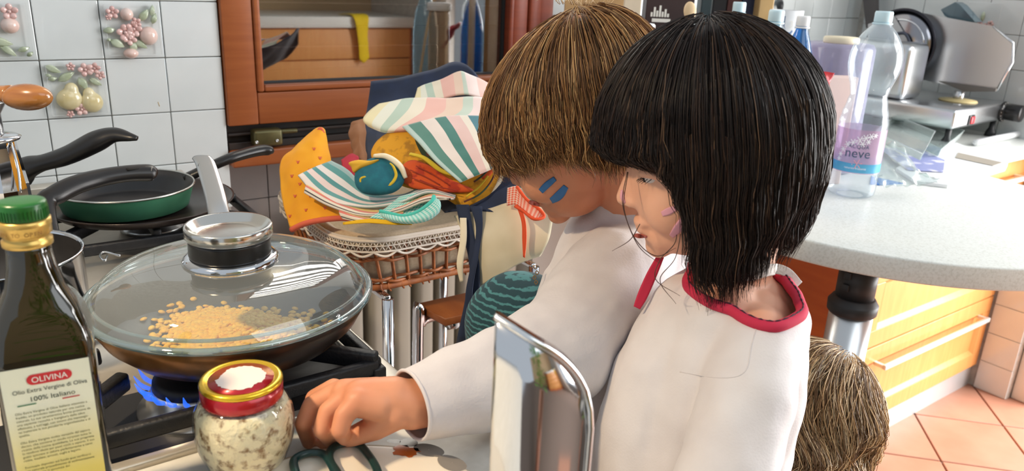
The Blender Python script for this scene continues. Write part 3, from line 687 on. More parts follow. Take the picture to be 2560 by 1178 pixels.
# lentils: hundreds of seeds in a drift
random.seed(11)
lv = ell((0, 0, 0), (.0038, .0038, .0018), seg=8, rings=5)
parts = []
def wok_floor(x, y):
    r = math.hypot(x-WKC[0], y-WKC[1]); prf = [(.0, GT+.0068), (.07, GT+.0072), (.0982, GT+.0138), (.1132, GT+.0278)]
    for (a, za1), (b, zb1) in zip(prf[:-1], prf[1:]):
        if r <= b: return za1+(zb1-za1)*(r-a)/(b-a)
    return prf[-1][1]
for i in range(2100):
    if i < 1650: u, v = random.gauss(600, 85), random.gauss(806, 22)
    elif i < 1850: u, v = random.gauss(480, 40), random.gauss(830, 22)
    else: u, v = random.gauss(545, 60), random.gauss(765, 9)
    P = OZ(u, v+12, GT+.014)
    if math.hypot(P[0]-WKC[0], P[1]-WKC[1]) > .098: continue
    h = .011*math.exp(-((u-620)/110)**2-((v-806)/30)**2)*random.random()
    R_ = TR((P[0], P[1], wok_floor(P[0], P[1])+.0016+h), (1, 0, random.uniform(-.4, .4)), (0, 1, random.uniform(-.4, .4)))
    parts.append(xf(lv, R_))
mk('lentils', cat(*parts), LENTIL, label='yellow split lentils toasting inside the covered wok', cat='lentils', kind='stuff')

# ------------------------------------------------------------------ pans at the back
cr = thing('crepe_pan', 'flat black worn crepe pan on the rear burner beneath the green pan', 'pan', (RB[0], RB[1], GT))
L_, R2 = OZ(110, 512, .882), OZ(585, 482, .882); CC = (L_+R2)/2; RC = np.linalg.norm(L_-R2)/2; CC = np.array([CC[0], min(CC[1], -RC-.01), 0])
mk('plate', clathe([(.001, GT+.001), (RC*.80, GT+.001), (RC*.9, GT+.003), (RC, GT+.014), (RC*1.0, GT+.016), (RC*.97, GT+.015), (RC*.88, GT+.006), (.001, GT+.005)], 72, CC), CREPE, cr)
gp = thing('frying_pan', 'green frying pan with black nonstick inside resting on the crepe pan', 'frying pan', (CC[0], CC[1], GT+.01))
zg = GT+.0075
a_, b_ = OZ(125, 470, zg+.034), OZ(480, 445, zg+.034); GC = (a_+b_)/2; RG = np.linalg.norm(a_-b_)/2; GC = np.array([GC[0]+.0, GC[1]-.012, 0])
mk('pan_outside', lathe([(.001, zg), (RG*.84, zg), (RG*.90, zg+.003), (RG*.985, zg+.031), (RG, zg+.033)], 72, GC), GREEN, gp)
mk('rim', tube([(GC[0]+RG*math.cos(a), GC[1]+RG*math.sin(a), zg+.034) for a in np.linspace(0, 2*math.pi, 80, endpoint=False)], .0016, 8, closed=True), ALU, gp)
mk('nonstick_inside', lathe([(RG-.0008, zg+.0342), (RG*.965, zg+.031), (RG*.85, zg+.006), (RG*.76, zg+.003), (.001, zg+.003)], 72, GC), NONSTICK, gp)
ga = math.atan2(*(np.array(D(600, 390, 1.28))-GC)[[1, 0]])
hs = np.array([GC[0]+RG*math.cos(ga)*.98, GC[1]+RG*math.sin(ga)*.98, zg+.026]); tdep = PJ(hs)[2]
mk('handle', tube([hs, D(560, 402, tdep+.02), D(610, 385, tdep+.05), D(650, 376, tdep+.075), D(672, 376, tdep+.085), D(682, 380, tdep+.09)], [.010, .0115, .0125, .013, .012, .005], 14, 24, flat=.7), BLACK, gp)
# handle of a pan standing further left
bp_ = thing('skillet', 'black skillet at the left edge, its curved handle raised before the tiles', 'frying pan', (-.33, -.20, GT))
kc = (-.30, -.22, 0)
mk('bowl', clathe([(.001, GT+.001), (.10, GT+.001), (.125, GT+.030), (.127, GT+.031), (.121, GT+.029), (.098, GT+.006), (.001, GT+.005)], 60, kc), NONSTICK, bp_)
mk('handle', tube([(kc[0]+.12, kc[1]+.02, GT+.026), D(35, 455, 1.13), D(60, 425, 1.12), D(105, 408, 1.11), D(170, 388, 1.10), D(240, 354, 1.09), D(285, 338, 1.085), D(325, 343, 1.08), D(343, 346, 1.08)], [.012, .017, .022, .015, .017, .019, .013, .007, .004], 16, 50, flat=.75), BLACK, bp_)
# steel saucepan beside the bottle
sc0 = thing('saucepan', 'steel saucepan half hidden by the oil bottle, black handle pointing back', 'saucepan', (-.2, -.6, GT))
ztop = GT+.075
sr = OZ(186, 645, ztop); SC = np.array([sr[0]-.080*CR[0]/np.hypot(CR[0], CR[1]), sr[1]-.080*CR[1]/np.hypot(CR[0], CR[1]), 0]); SC = SC
mk('pot', clathe([(.001, GT+.001), (.074, GT+.001), (.078, GT+.005), (.078, ztop-.003), (.080, ztop), (.079, ztop+.0015), (.076, ztop-.001), (.0755, GT+.006), (.001, GT+.004)], 60, SC), CHROME, sc0)
mk('dark_inside', lathe([(.0758, ztop-.002), (.0752, GT+.007), (.001, GT+.0052)], 60, SC), NONSTICK, sc0)
hdr = np.array([-.25, .97]); hp = np.array([SC[0]+.055, SC[1]+.060, ztop-.012]); tp = PJ(hp)[2]
mk('handle', tube([hp, D(112, 512, tp+.02), D(140, 487, tp+.035), D(190, 462, tp+.055), D(255, 444, tp+.08), D(320, 434, tp+.10), D(372, 432, tp+.115), D(380, 433, tp+.118)], [.009, .011, .0125, .0125, .012, .0115, .012, .0095], 14, 40, flat=.8), BLACK, sc0)
mk('handle_slot', tube([D(316, 424, tp+.092), D(352, 421, tp+.105)], [.0034, .0034], 8, 6, flat=.5), pmat('slot_black', (8, 8, 8), .9), sc0)
mk('handle_end_cap', xf(clathe([(.0085, 0), (.0095, .001), (.0085, .002)], 14), TR(D(379, 433, tp+.116), CU, az=CR+CF*.3)), pmat('grey_plastic', (110, 110, 108), .5), sc0)

# steel coffee maker and a wooden knob at the left edge
cof = thing('coffee_maker', 'polished steel coffee maker at the left edge of the picture', 'coffee maker', D(0, 470, .86))
ct = .95
cx = D(-8, 400, ct); ax0 = D(-2, 490, ct); zt_ = lambda py: OZ(0, py, 0)[2]
def zat(py): 
    zs = np.linspace(.7, 1.4, 700); ys = [PJ((cx[0], cx[1], z))[1] for z in zs]; return zs[int(np.argmin(np.abs(np.array(ys)-py)))]
mk('body', clathe([(0.0324, ZT+.042), (0.0301, zat(470)), (0.0238, zat(365)), (0.0238, zat(352))], 12, (cx[0], cx[1], 0)), CHROME, cof, smooth=False)
mk('flange', clathe([(0.0232, zat(353)), (0.0284, zat(350)), (0.0301, zat(344)), (0.0255, zat(338)), (0.0139, zat(334))], 40, (cx[0], cx[1], 0)), CHROME, cof)
mk('spout_funnel', clathe([(0.0127, zat(336)), (0.0127, zat(285)), (0.0203, zat(258)), (0.0209, zat(254)), (0.0191, zat(256)), (0.0104, zat(285))], 40, (cx[0], cx[1], 0)), STEEL, cof)
mk('handle_strap', tube([D(26, 350, ct-.01), D(45, 420, ct-.01), D(52, 482, ct-.01)], .0016, 8, 12), CHROME, cof)
wk = thing('wooden_spoon', 'oval polished wooden spoon end in front of the tiles at far left', 'wooden spoon', D(60, 245, .84))
mk('bowl', xf(ell((0, 0, 0), (.027, .016, .0145), seg=28, rings=16), TR(D(68, 243, .835), CR+CU*.02, az=CU)), pmat('varnished_wood', (172, 116, 56), .25, c2=(136, 84, 40), scale=14, stretch=(1, 1, 5), coat=.6), wk)
mk('shaft', tube([D(28, 238, .835), D(-20, 232, .84), D(-120, 228, .85)], [.011, .008, .006], 14, 12), MATS['varnished_wood'], wk)

# ------------------------------------------------------------------ olive oil bottle
tb = .50; SB = tb/.56
bt_top = D(50, 492, tb); BX, BY = bt_top[0], bt_top[1]
ob = thing('oil_bottle', 'dark square olive oil bottle with green cap and printed label', 'bottle', (BX, BY, ZT))
def zb(py):
    zs = np.linspace(.6, 1.3, 1400); ys = [PJ((BX, BY, z))[1] for z in zs]; return zs[int(np.argmin(np.abs(np.array(ys)-py)))]
yawb = -0.12
def sqlathe(prof, seg=64):
    """(half width, squareness 0..1, z)"""
    V = []; F = []
    for h, q, z in prof:
        for k in range(seg):
            t = 2*math.pi*k/seg; c, s = math.cos(t), math.sin(t); e = 1+7*q
            rr = h/((abs(c)**(2*e/ (1)) + abs(s)**(2*e))**(1/(2*e)) if q > 0 else 1.0)
            V.append((rr*c, rr*s, z))
    n = len(prof)
    for i in range(n-1):
        for k in range(seg): j = (k+1) % seg; F.append((i*seg+k, i*seg+j, (i+1)*seg+j, (i+1)*seg+k))
    F.append(tuple(range(seg-1, -1, -1))); F.append(tuple(range((n-1)*seg, n*seg)))
    return np.array(V), F
MB = RZ(yawb, (BX, BY, 0)); HWB = .0335*SB
zc0, zc1, zs0 = zb(556), zb(610), zb(640)
mk('glass', xf(sqlathe([(HWB-.004, .6, ZT+.0005), (HWB, .6, ZT+.004), (HWB, .6, zb(870)), (HWB, .55, zb(840)), (HWB-.002, .4, zb(800)), (.026*SB, .25, zb(752)), (.0195*SB, .1, zb(710)), (.0165*SB, 0, zb(660)), (.0150*SB, 0, zb(625)), (.0150*SB, 0, zb(600))], 72), MB), OILG, ob)
mk('collar', xf(clathe([(.0150*SB, zb(612)), (.0168*SB, zb(609)), (.0168*SB, zb(596)), (.0152*SB, zb(592)), (.0152*SB, zb(584)), (.0172*SB, zb(580)), (.0172*SB, zb(562)), (.0176*SB, zb(560)), (.0176*SB, zb(546)), (.0160*SB, zb(544))], 48), MB), GOLD, ob)
cp = mk('screw_cap', xf(clathe([(.0160*SB, zb(545)), (.0163*SB, zb(543)), (.0163*SB, zb(508)), (.0155*SB, zb(502)), (.012*SB, zb(500)), (.001*SB, zb(500))], 56), MB), CAPG, ob)
mk('cap_ribs', xf(cat(*[xf(box(.0160*SB, .0168*SB, -.0004, .0004, zb(541), zb(516)), RZ(k*2*math.pi/44)) for k in range(44)]), MB), CAPG, cp, smooth=False)
# embossed ring text on the collar
tparts = []
for i, ch in enumerate('TURN TO OPEN'):
    if ch == ' ': continue
    a = -1.57+(i-5.5)*.17-.35; tparts.append(text(ch, .0042*SB, MB @ TR((.01735*SB*math.cos(a), .01735*SB*math.sin(a), zb(576)), (-math.sin(a), math.cos(a), 0), (0, 0, 1)), align='CENTER'))
mk('collar_lettering', cat(*tparts), pmat('collar_ink', (150, 110, 50), .5), ob, smooth=False)
# label on the front face
yf = -HWB-.0006
ztl = OY(100, 915, BY+yf)[2]; LW = .029*SB; zlb = ZT+.012
lab = mk('label', xf((np.array([(x, yf, z) for z in np.linspace(zlb, ztl, 6) for x in np.linspace(-LW, LW, 6)]+[(x, yf+.0004, z) for z in np.linspace(zlb, ztl, 6) for x in np.linspace(-LW, LW, 6)]), [(r*6+c, r*6+c+1, r*6+c+7, r*6+c+6) for r in range(5) for c in range(5)]+[(36+r*6+c, 36+r*6+c+6, 36+r*6+c+7, 36+r*6+c+1) for r in range(5) for c in range(5)], np.array([(x/5, z/5) for z in range(6) for x in range(6)]*2)), MB), LABEL, ob, smooth=False, label='cream to yellow paper label')
def ml(x, z, o=.0004):
    M_ = MB @ TR((x*SB, yf-o, ztl+(z-ztl)*SB), (1, 0, 0), (0, 0, 1)); M_[:3, :3] *= SB; return M_
mk('brand_oval', xf(cat(prism([(.0095+.0042*math.cos(a)+(.0 if False else 0), .0042*math.sin(a)) for a in np.linspace(-1.57, 1.57, 14)]+[(-.0115+.0042*math.cos(a), .0042*math.sin(a)) for a in np.linspace(1.57, 4.71, 14)], 0, .0003)), ml(.003, ztl-.0105, .0001)), RED, lab, smooth=False)
mk('lettering', text('OLIVINA', .0066, ml(.002, ztl-.0128, .0006), align='CENTER', xs=.92), WHITEP, lab, smooth=False)
mk('lettering', cat(text('Olio Extra Vergine di Oliva', .0048, ml(.0015, ztl-.0205), align='CENTER', xs=.92), text('100% Italiano', .0056, ml(.002, ztl-.028), align='CENTER')), DKTEXT, lab, smooth=False)
mk('green_stroke', xf(box(-.021, -.009, 0, .0008, 0, .0002), ml(0, ztl-.0305)), GREENP, lab, smooth=False); mk('red_stroke', xf(box(.008, .0195, 0, .0008, 0, .0002), ml(0, ztl-.0305)), RED, lab, smooth=False)
lines = ['Olio Extra Vergine di Oliva Italiano ottenuto a', 'freddo, un prodotto naturale per una cucina', 'naturale. La sua caratteristica bonta proviene da', 'una sapiente raccolta e frangitura delle olive', "effettuata, a tutt'oggi, con sistemi che mantengo-", 'no inalterate le sue peculiarita organolettiche e di', 'qualita.', '', 'Olio Extra Vergine molto versatile dal sapore', 'deciso, che sostiene in modo corposo tutte le', 'ricette della cucina quotidiana. Le sue proprieta', 'lo rendono ideale per piatti ricchi e saporiti. Il suo', 'gusto spiccato si abbina perfettamente a carni', 'rosse, insalate, arrosti, sughi e legumi.', '', 'Eventuale deposito sul fondo puo verificarsi', 'per naturale procedimento di sedimentazione', 'che dimostra la genuinita del']
mk('lettering', cat(*[text(s, .0027, ml(-.0235, ztl-.0375-i*.0031), xs=.88 if len(s) > 49 else .93) for i, s in enumerate(lines) if s]), BRTEXT, lab, smooth=False)

# ------------------------------------------------------------------ jar of crumbs
jb = OZ(622, 1188, ZT); jt = PJ((jb[0], jb[1], ZT+.06))[2]
def zj(py):
    zs = np.linspace(.7, 1.2, 1200); ys = [PJ((jb[0], jb[1], z))[1] for z in zs]; return zs[int(np.argmin(np.abs(np.array(ys)-py)))]
jar = thing('crumb_jar', 'glass jar of coarse crumbs with a red and gold lid and torn white sticker', 'jar', (jb[0], jb[1], ZT))
rj = 122*jt/FPX; rl = 100*PJ((jb[0], jb[1], zj(945)))[2]/FPX
zl0, zl1 = zj(985), zj(945)
jo = (jb[0], jb[1], 0)
body = [(.001, ZT+.0005), (rj*.62, ZT+.0005), (rj*.70, ZT+.003), (rj*.80, ZT+.018), (rj*.95, ZT+(zl0-ZT)*.45), (rj, ZT+(zl0-ZT)*.66), (rj*.97, ZT+(zl0-ZT)*.82), (rj*.86, ZT+(zl0-ZT)*.94), (rl*.95, zl0-.001), (rl*.94, zl0+.004)]
mk('glass', lathe([tuple(q) for q in crom(np.array(body), 36)], 56, jo), JARG, jar)
mk('crumbs', clathe([(.001, ZT+.003), (rj*.66, ZT+.004)]+[(r*.965, z) for r, z in body[3:8]]+[(rj*.70, ZT+(zl0-ZT)*.93), (.001, ZT+(zl0-ZT)*.95)], 56, jo), FLOUR, jar)
mk('lid_side', clathe([(rl*.985, zl0-.002), (rl*1.0, zl0), (rl*1.0, zl1-.003)], 64, jo), LIDR, jar)
ld = mk('lid_top', clathe([(rl*1.0, zl1-.0035), (rl*1.01, zl1-.002), (rl*.98, zl1), (rl*.90, zl1+.0008), (rl*.84, zl1-.0004), (rl*.80, zl1-.0008), (.001, zl1-.0008)], 64, jo), LIDG, jar)
mk('lid_ring', clathe([(rl*.79, zl1-.0012), (rl*.79, zl1-.0002), (.001, zl1-.0002)], 64, jo), LIDR, ld)
random.seed(4)
pz = [(jb[0]+rl*.60*(1+random.uniform(-.05, .03)-(.10 if 1.9 < a < 2.8 else 0)-(.08 if 5.0 < a < 5.3 else 0))*math.cos(a), jb[1]+rl*.60*(1+random.uniform(-.05, .03)-(.10 if 1.9 < a < 2.8 else 0)-(.1 if 5.0 < a < 5.3 else 0))*math.sin(a)) for a in np.linspace(0, 2*math.pi, 60, endpoint=False)]
mk('sticker', prism(pz, zl1-.0001, zl1+.0003), PAPERW, ld, smooth=False)

# ------------------------------------------------------------------ plate and scissors
PC = (.052, -1.118); PR = .119
pl = thing('dinner_plate', 'cream plate with grey rounded motifs under the scissors at the bottom edge', 'plate', (PC[0], PC[1], ZT))
po = (PC[0], PC[1], 0)
mk('dish', clathe([(.001, ZT+.0005), (.062, ZT+.0005), (.066, ZT+.002), (.100, ZT+.012), (PR-.001, ZT+.017), (PR, ZT+.0185), (PR-.003, ZT+.0185), (.100, ZT+.0145), (.072, ZT+.0065), (.060, ZT+.0045), (.001, ZT+.004)], 80, po), PLATE, pl)
def plate_z(r): return np.interp(r, [0, .06, .072, .1, PR-.003], [ZT+.004, ZT+.0045, ZT+.0065, ZT+.0145, ZT+.0185])
def plate_patch(px, py, rx, ry, mat, nm, jit=0., seed=0):
    c = OZ(px, py, ZT+.013); rnd = random.Random(seed); n = 22; V = []; F = []
    for s in (0.02, .5, 1.0):
        for k in range(n):
            a = 2*math.pi*k/n; q = 1+(rnd.uniform(-jit, jit) if s == 1 else 0)
            th = math.atan2(c[1]-PC[1], c[0]-PC[0]); x = c[0]+s*q*(rx*math.cos(a)*-math.sin(th)+ry*math.sin(a)*math.cos(th)); y = c[1]+s*q*(rx*math.cos(a)*math.cos(th)+ry*math.sin(a)*math.sin(th))
            V.append((x, y, plate_z(math.hypot(x-PC[0], y-PC[1]))+.0004))
    for i in range(2):
        for k in range(n): F.append((i*n+k, i*n+(k+1) % n, (i+1)*n+(k+1) % n, (i+1)*n+k))
    mk(nm, (np.array(V), F), mat, pl)
plate_patch(1022, 1122, .008, .006, PGREY, 'motif'); plate_patch(1072, 1140, .014, .008, PGREY, 'motif'); plate_patch(1130, 1172, .014, .008, PGREY, 'motif'); plate_patch(985, 1118, .006, .003, PGREY, 'motif')
plate_patch(1015, 1142, .011, .0065, STAIN, 'sauce_stain', .25, 5)
sc = thing('scissors', 'dark green handled scissors lying on the cream plate', 'scissors', OZ(840, 1178, ZT+.02))
def ring3(pts, z, r): return tube([OZ(x, y, z) for x, y in pts], r, 12, 6, closed=True, flat=.8)
zs_ = ZT+.022
mk('handle_loop', ring3([(738, 1178), (736, 1150), (765, 1134), (805, 1134), (828, 1160), (850, 1205), (800, 1235), (755, 1215)], zs_, .0036), SCIS, sc)
mk('handle_loop', ring3([(828, 1160), (826, 1128), (850, 1111), (890, 1109), (915, 1130), (945, 1185), (925, 1240), (880, 1240)], zs_, .0036), SCIS, sc)
mk('blade', cat(tube([OZ(800, 1225, zs_), OZ(860, 1330, zs_-.004), OZ(980, 1480, zs_-.006)], [.004, .005, .001], 8, 10, flat=.3), tube([OZ(900, 1235, zs_), OZ(920, 1330, zs_-.002), OZ(960, 1490, zs_-.004)], [.004, .005, .001], 8, 10, flat=.3)), STEEL, sc)
# ------------------------------------------------------------------ polished steel stand in the foreground
st = thing('steel_canister', 'tall polished steel panel with a rounded corner in the blurred foreground', 'steel canister', (.09, -1.25, ZT))
ts = .43
def steel_outline(d=0):
    pts = [(1237+d, 1400), (1237+d, 1000), (1238+d, 800+d)]
    top = crom(np.array([(1240+d, 796+d), (1330, 852+d), (1400-d*.3, 893+d), (1445-d*.7, 940+d*.7), (1472-d, 1000+d*.3), (1478-d, 1060), (1478-d, 1400)], float), 40)
    return pts+[tuple(q) for q in top]
base_z = ZT
def steel_mesh():
    out = steel_outline(); n = 26; V = []; F = []
    # rows of a curved sheet: for each column between the left edge and right edge, from top outline to base
    xs = np.linspace(1238, 1477, n); top = crom(np.array([(1238, 792), (1330, 850), (1400, 893), (1445, 942), (1470, 1000), (1478, 1075)], float), 200)
    for x in xs:
        y = np.interp(x, top[:, 0], top[:, 1]); s = (x-1238)/240; dz = ts+.022*(s-.5)-.020*math.sin(math.pi*s)
        T = D(x, y, dz); row = []
        for k in range(9): V.append((T[0], T[1], T[2]+(base_z-T[2])*k/8))
    for i in range(n-1):
        for k in range(8): a = i*9+k; F.append((a, a+9, a+10, a+1))
    return np.array(V), F, n
V, F, n = steel_mesh()
back = V+np.array([CF[0], CF[1], 0])*.010; m_ = len(V)
F2 = F+[tuple(i+m_ for i in f[::-1]) for f in F]+[(i*9, m_+i*9, m_+(i+1)*9, (i+1)*9) for i in range(n-1)]+[(k, k+1, m_+k+1, m_+k) for k in range(8)]+[((n-1)*9+k, m_+(n-1)*9+k, m_+(n-1)*9+k+1, (n-1)*9+k+1) for k in range(8)]+[(i*9+8, (i+1)*9+8, m_+(i+1)*9+8, m_+i*9+8) for i in range(n-1)]
mk('body', (np.vstack([V, back]), F2), CHROME, st)
mk('rolled_edge', tube([V[i*9] for i in range(n)]+[V[(n-1)*9+k] for k in (2, 4, 6, 8)], .0019, 10, 60), pmat('satin_steel', (226, 228, 230), .22, 1.), st)

# ------------------------------------------------------------------ basket on its chrome stand
BZ0, BZ1 = .772, .846
bx0, bx1, by0, by1 = .318, .66, -.555, -.27
def rr(x0, x1, y0, y1, r, n=8):
    out = []
    for cx, cy, a0 in ((x1-r, y1-r, 0), (x0+r, y1-r, math.pi/2), (x0+r, y0+r, math.pi), (x1-r, y0+r, 1.5*math.pi)):
        out += [(cx+r*math.cos(a0+a), cy+r*math.sin(a0+a)) for a in np.linspace(0, math.pi/2, n)]
    return out
bk = thing('wicker_basket', 'wicker basket lined with beige cloth and white lace, heaped with kitchen linen', 'basket', (.49, -.41, BZ0))
def ringz(off, z, r=.05, n=8): return [(x, y, z) for x, y in rr(bx0-off, bx1+off, by0-off, by1+off, r+off, n)]
def resamp(P, n):
    P = np.array(P+[P[0]]); s = np.concatenate([[0], np.cumsum(np.linalg.norm(np.diff(P, axis=0), axis=1))]); t = np.linspace(0, s[-1], n, endpoint=False)
    return np.stack([np.interp(t, s, P[:, k]) for k in range(3)], 1)
NST = 52
lo, hi = resamp(ringz(0, BZ0), NST), resamp(ringz(.018, BZ1+.01), NST)
for i in range(NST): mk('stake', tube([lo[i], (lo[i]+hi[i])/2+np.array([0, 0, 0]), hi[i]], .0027, 7, 5), WICK, bk)
def weave(f, z, amp, ph, r):
    P = resamp(ringz(f, z), NST*4); c = np.array([(bx0+bx1)/2, (by0+by1)/2, 0]); out = []
    for i, p in enumerate(P):
        d = p-c; d[2] = 0; d /= np.linalg.norm(d); out.append(p+d*amp*math.cos(math.pi*i/4+ph)+np.array([0, 0, .0015*math.sin(math.pi*i/4*.5+ph)]))
    return tube(out, r, 6, closed=True)
for f, z, ph in [(.0015, BZ0+.006, 0), (.0022, BZ0+.012, math.pi), (.010, BZ0+.044, 0), (.0115, BZ0+.050, math.pi), (.0165, BZ1, 0), (.018, BZ1+.006, math.pi)]: mk('weaver', weave(f, z, .004, ph, .0025), WICK, bk)
mk('base_rim', tube(resamp(ringz(.0, BZ0-.002), 120), .0058, 8, closed=True), WICK, bk)
for i in range(0, NST*2): 
    if i % 3 == 0: continue
    p = resamp(ringz(.0, BZ0-.002), NST*2)[i]; q = resamp(ringz(.0, BZ0-.002), NST*2)[(i+1) % (NST*2)]; d = q-p
    mk('binding', tube([p+np.array([0, 0, .007])-d*.1, p+(p-np.array([.49, -.41, BZ0]))*np.array([1, 1, 0])*.03, p+np.array([0, 0, -.0085])+d*.3], .0017, 5, 5), WICK, bk)
nl = 120
def liner():
    rows = []
    for off, z in [(-.012, BZ0+.006), (-.006, BZ0+.02), (-.001, BZ0+.05), (.004, BZ1), (.010, BZ1+.012), (.020, BZ1+.017), (.0255, BZ1+.012), (.026, BZ1+.0)]:
        P = resamp(ringz(off, z), nl)
        for i in range(nl): P[i, 2] += .002*noise.noise(Vector(P[i]*28)); P[i, :2] += .0015*noise.noise(Vector(P[i]*33+np.array([3, 1, 0])))
        rows.append(P)
    V = np.vstack(rows); F = [(i*nl+j, i*nl+(j+1) % nl, (i+1)*nl+(j+1) % nl, (i+1)*nl+j) for i in range(len(rows)-1) for j in range(nl)]; F.append(tuple(range(nl-1, -1, -1)))
    return V, F
mk('liner', liner(), LINER, bk)
# lace: net of bars, holes and scallops hanging over the rim
lacep = []
NL = 78
A = resamp(ringz(.0275, BZ1+.007), NL*4); B = resamp(ringz(.0265, BZ1-.010), NL*4); C2 = resamp(ringz(.0262, BZ1-.016), NL*4)
lacep += [tube(A, .0022, 6, closed=True), tube(resamp(ringz(.0272, BZ1-.001), NL*4), .0010, 5, closed=True), tube(B, .0016, 6, closed=True)]
for i in range(NL*2):
    a, b = A[i*2], B[(i*2+2) % (NL*4)]; lacep.append(tube([a, b], .0008, 4)); a, b = A[(i*2+2) % (NL*4)], B[i*2]; lacep.append(tube([a, b], .0008, 4))
sc_ = []
for i in range(NL*4):
    p = C2[i].copy(); p[2] = BZ1-.0105-.007*abs(math.sin(math.pi*i/8)); sc_.append(p)
lacep.append(tube(sc_, .0019, 6, closed=True))
lc = mk('lace_trim', cat(*lacep), LACE, bk)
lc['kind'] = 'stuff'
def band(z0, z1, off, n=200):
    P0, P1 = resamp(ringz(off, z0), n), resamp(ringz(off+.001, z1), n); V = np.vstack([P0, P1]); return V, [(j, (j+1) % n, n+(j+1) % n, n+j) for j in range(n)]
mk('lace_band', band(BZ1+.004, BZ1+.013, .0268), LACE, bk)
stand = thing('chrome_stand', 'chrome tube stand with round legs carrying the wicker basket', 'stand', (.49, -.41, 0))
lg = D(970, 800, 1.16)
legs = [(lg[0], lg[1]), (.63, lg[1]), (lg[0], -.28), (.63, -.28)]
for x, y in legs:
    l_ = mk('leg', clathe([(.009, .012), (.009, BZ0-.013)], 20, (x, y, 0)), CHROME, stand); mk('foot', clathe([(.011, 0), (.011, .012), (.009, .014)], 16, (x, y, 0)), BLACKM, l_)
fx0, fx1, fy0, fy1 = lg[0]+.0, .63, -.46, -.28
mk('top_frame', cat(*[bar((a[0], a[1], BZ0-.013), (b[0], b[1], BZ0-.013), .012, .010) for a, b in (((fx0, fy0), (fx1, fy0)), ((fx1, lg[1]), (fx1, fy1)), ((fx1, fy1), (fx0, fy1)), ((fx0, fy1), (fx0, lg[1])))]), CHROME, stand)
mk('shelf', box(lg[0]-.005, .635, -.47, -.275, BZ0-.0085, BZ0-.0075), pmat('grey_shelf', (112, 112, 112), .5), stand, smooth=False)
# step stool
ss = thing('step_stool', 'small step stool with wooden treads on bent chrome tubes below the basket', 'stool', (.52, -.50, 0))
s0, s1, s2 = D(1043, 762, 1.22), D(1150, 738, 1.26), D(1113, 808, 1.18); stz = s2[2]
s0 = OZ(1043, 758, stz); s1 = OZ(1148, 735, stz); s2 = OZ(1113, 797, stz); s3 = s1+(s2-s0)
mk('tread', prism([(s0[0], s0[1]), (s2[0], s2[1]), (s3[0]+.02, s3[1]), (s1[0]+.02, s1[1])], stz-.014, stz, .002), pmat('stool_wood', (150, 88, 46), .45, c2=(132, 74, 38), scale=8, stretch=(6, 1, 1)), ss)
q0 = s0+(s2-s0)*.2
mk('tube_leg', tube([(q0[0]+.06, q0[1], stz-.022), (q0[0]+.01, q0[1], stz-.022), (q0[0]-.006, q0[1]-.004, stz-.028), (q0[0]-.012, q0[1]-.006, stz-.05), (q0[0]-.014, q0[1]-.006, 0.003)], .0095, 14, 30), CHROME, ss)
q1 = s3+(s1-s3)*.3
mk('tube_leg', tube([(q1[0]-.06, q1[1], stz-.022), (q1[0]+.02, q1[1], stz-.022), (q1[0]+.035, q1[1], stz-.05), (q1[0]+.036, q1[1], .003)], .0095, 14, 24), CHROME, ss)
mk('knob', ell(OZ(1138, 808, stz-.022), (.008, .008, .010), seg=14, rings=8), WHITEPL, ss)
mk('lower_tread', box(s0[0]-.02, s0[0]+.14, s2[1]-.10, s2[1]-.01, stz*.45, stz*.45+.014, .002), MATS['stool_wood'], ss)

# ------------------------------------------------------------------ linen heaped on the basket
def cloth(name, label, cat_, rows, mat, nu=34, nv=22, th=.0018, wr=.002, wsc=35, seed=0, parent=None, group=None):
    VF = sheet(rows, nu, nv, th, wr, wsc, seed)
    return mk(name, VF, mat, parent, label=label, cat=cat_, group=group), VF
nap = thing('navy_apron', 'navy blue apron draped behind and under the striped tea towels', 'apron', D(1080, 330, 1.3))
cloth('back_drape', None, None, [[(928, 205, 1.36), (1000, 192, 1.36), (1080, 175, 1.36), (1135, 154, 1.35), (1175, 170, 1.34), (1215, 230, 1.33)], [(916, 275, 1.34), (1000, 262, 1.34), (1080, 250, 1.34), (1140, 240, 1.33), (1190, 245, 1.32), (1220, 280, 1.31)], [(908, 330, 1.30), (985, 330, 1.30), (1080, 325, 1.30), (1150, 325, 1.29), (1200, 325, 1.28), (1225, 330, 1.27)], [(912, 430, 1.20), (985, 440, 1.19), (1080, 450, 1.18), (1150, 450, 1.17), (1200, 450, 1.15), (1240, 440, 1.14)]], NAVY, parent=nap, wr=.004, wsc=22)
cloth('hem_flap', None, None, [[(1085, 500, 1.13), (1150, 480, 1.12), (1220, 450, 1.11), (1282, 425, 1.10)], [(1100, 520, 1.11), (1165, 505, 1.095), (1225, 490, 1.085), (1290, 470, 1.08)], [(1112, 532, 1.09), (1165, 528, 1.08), (1225, 530, 1.07), (1276, 534, 1.065)]], NAVY, parent=nap, wr=.003)
cloth('tie', None, None, [[(1140, 512, 1.075), (1150, 560, 1.068), (1170, 640, 1.06), (1172, 700, 1.06), (1140, 860, 1.075)], [(1172, 512, 1.07), (1182, 570, 1.062), (1195, 640, 1.055), (1200, 700, 1.055), (1192, 860, 1.07)]], NAVY, parent=nap, nu=26, nv=5, wr=.001)
cloth('tie', None, None, [[(1176, 516, 1.068), (1190, 570, 1.06), (1182, 640, 1.052), (1166, 720, 1.05), (1160, 790, 1.05)], [(1205, 516, 1.064), (1206, 570, 1.058), (1196, 640, 1.05), (1182, 720, 1.048), (1180, 790, 1.048)]], NAVY, parent=nap, nu=26, nv=5, wr=.001)
mit = thing('oven_mitt', 'yellow quilted oven mitt with coral binding standing at the left of the basket', 'oven mitt', D(790, 560, 1.12))
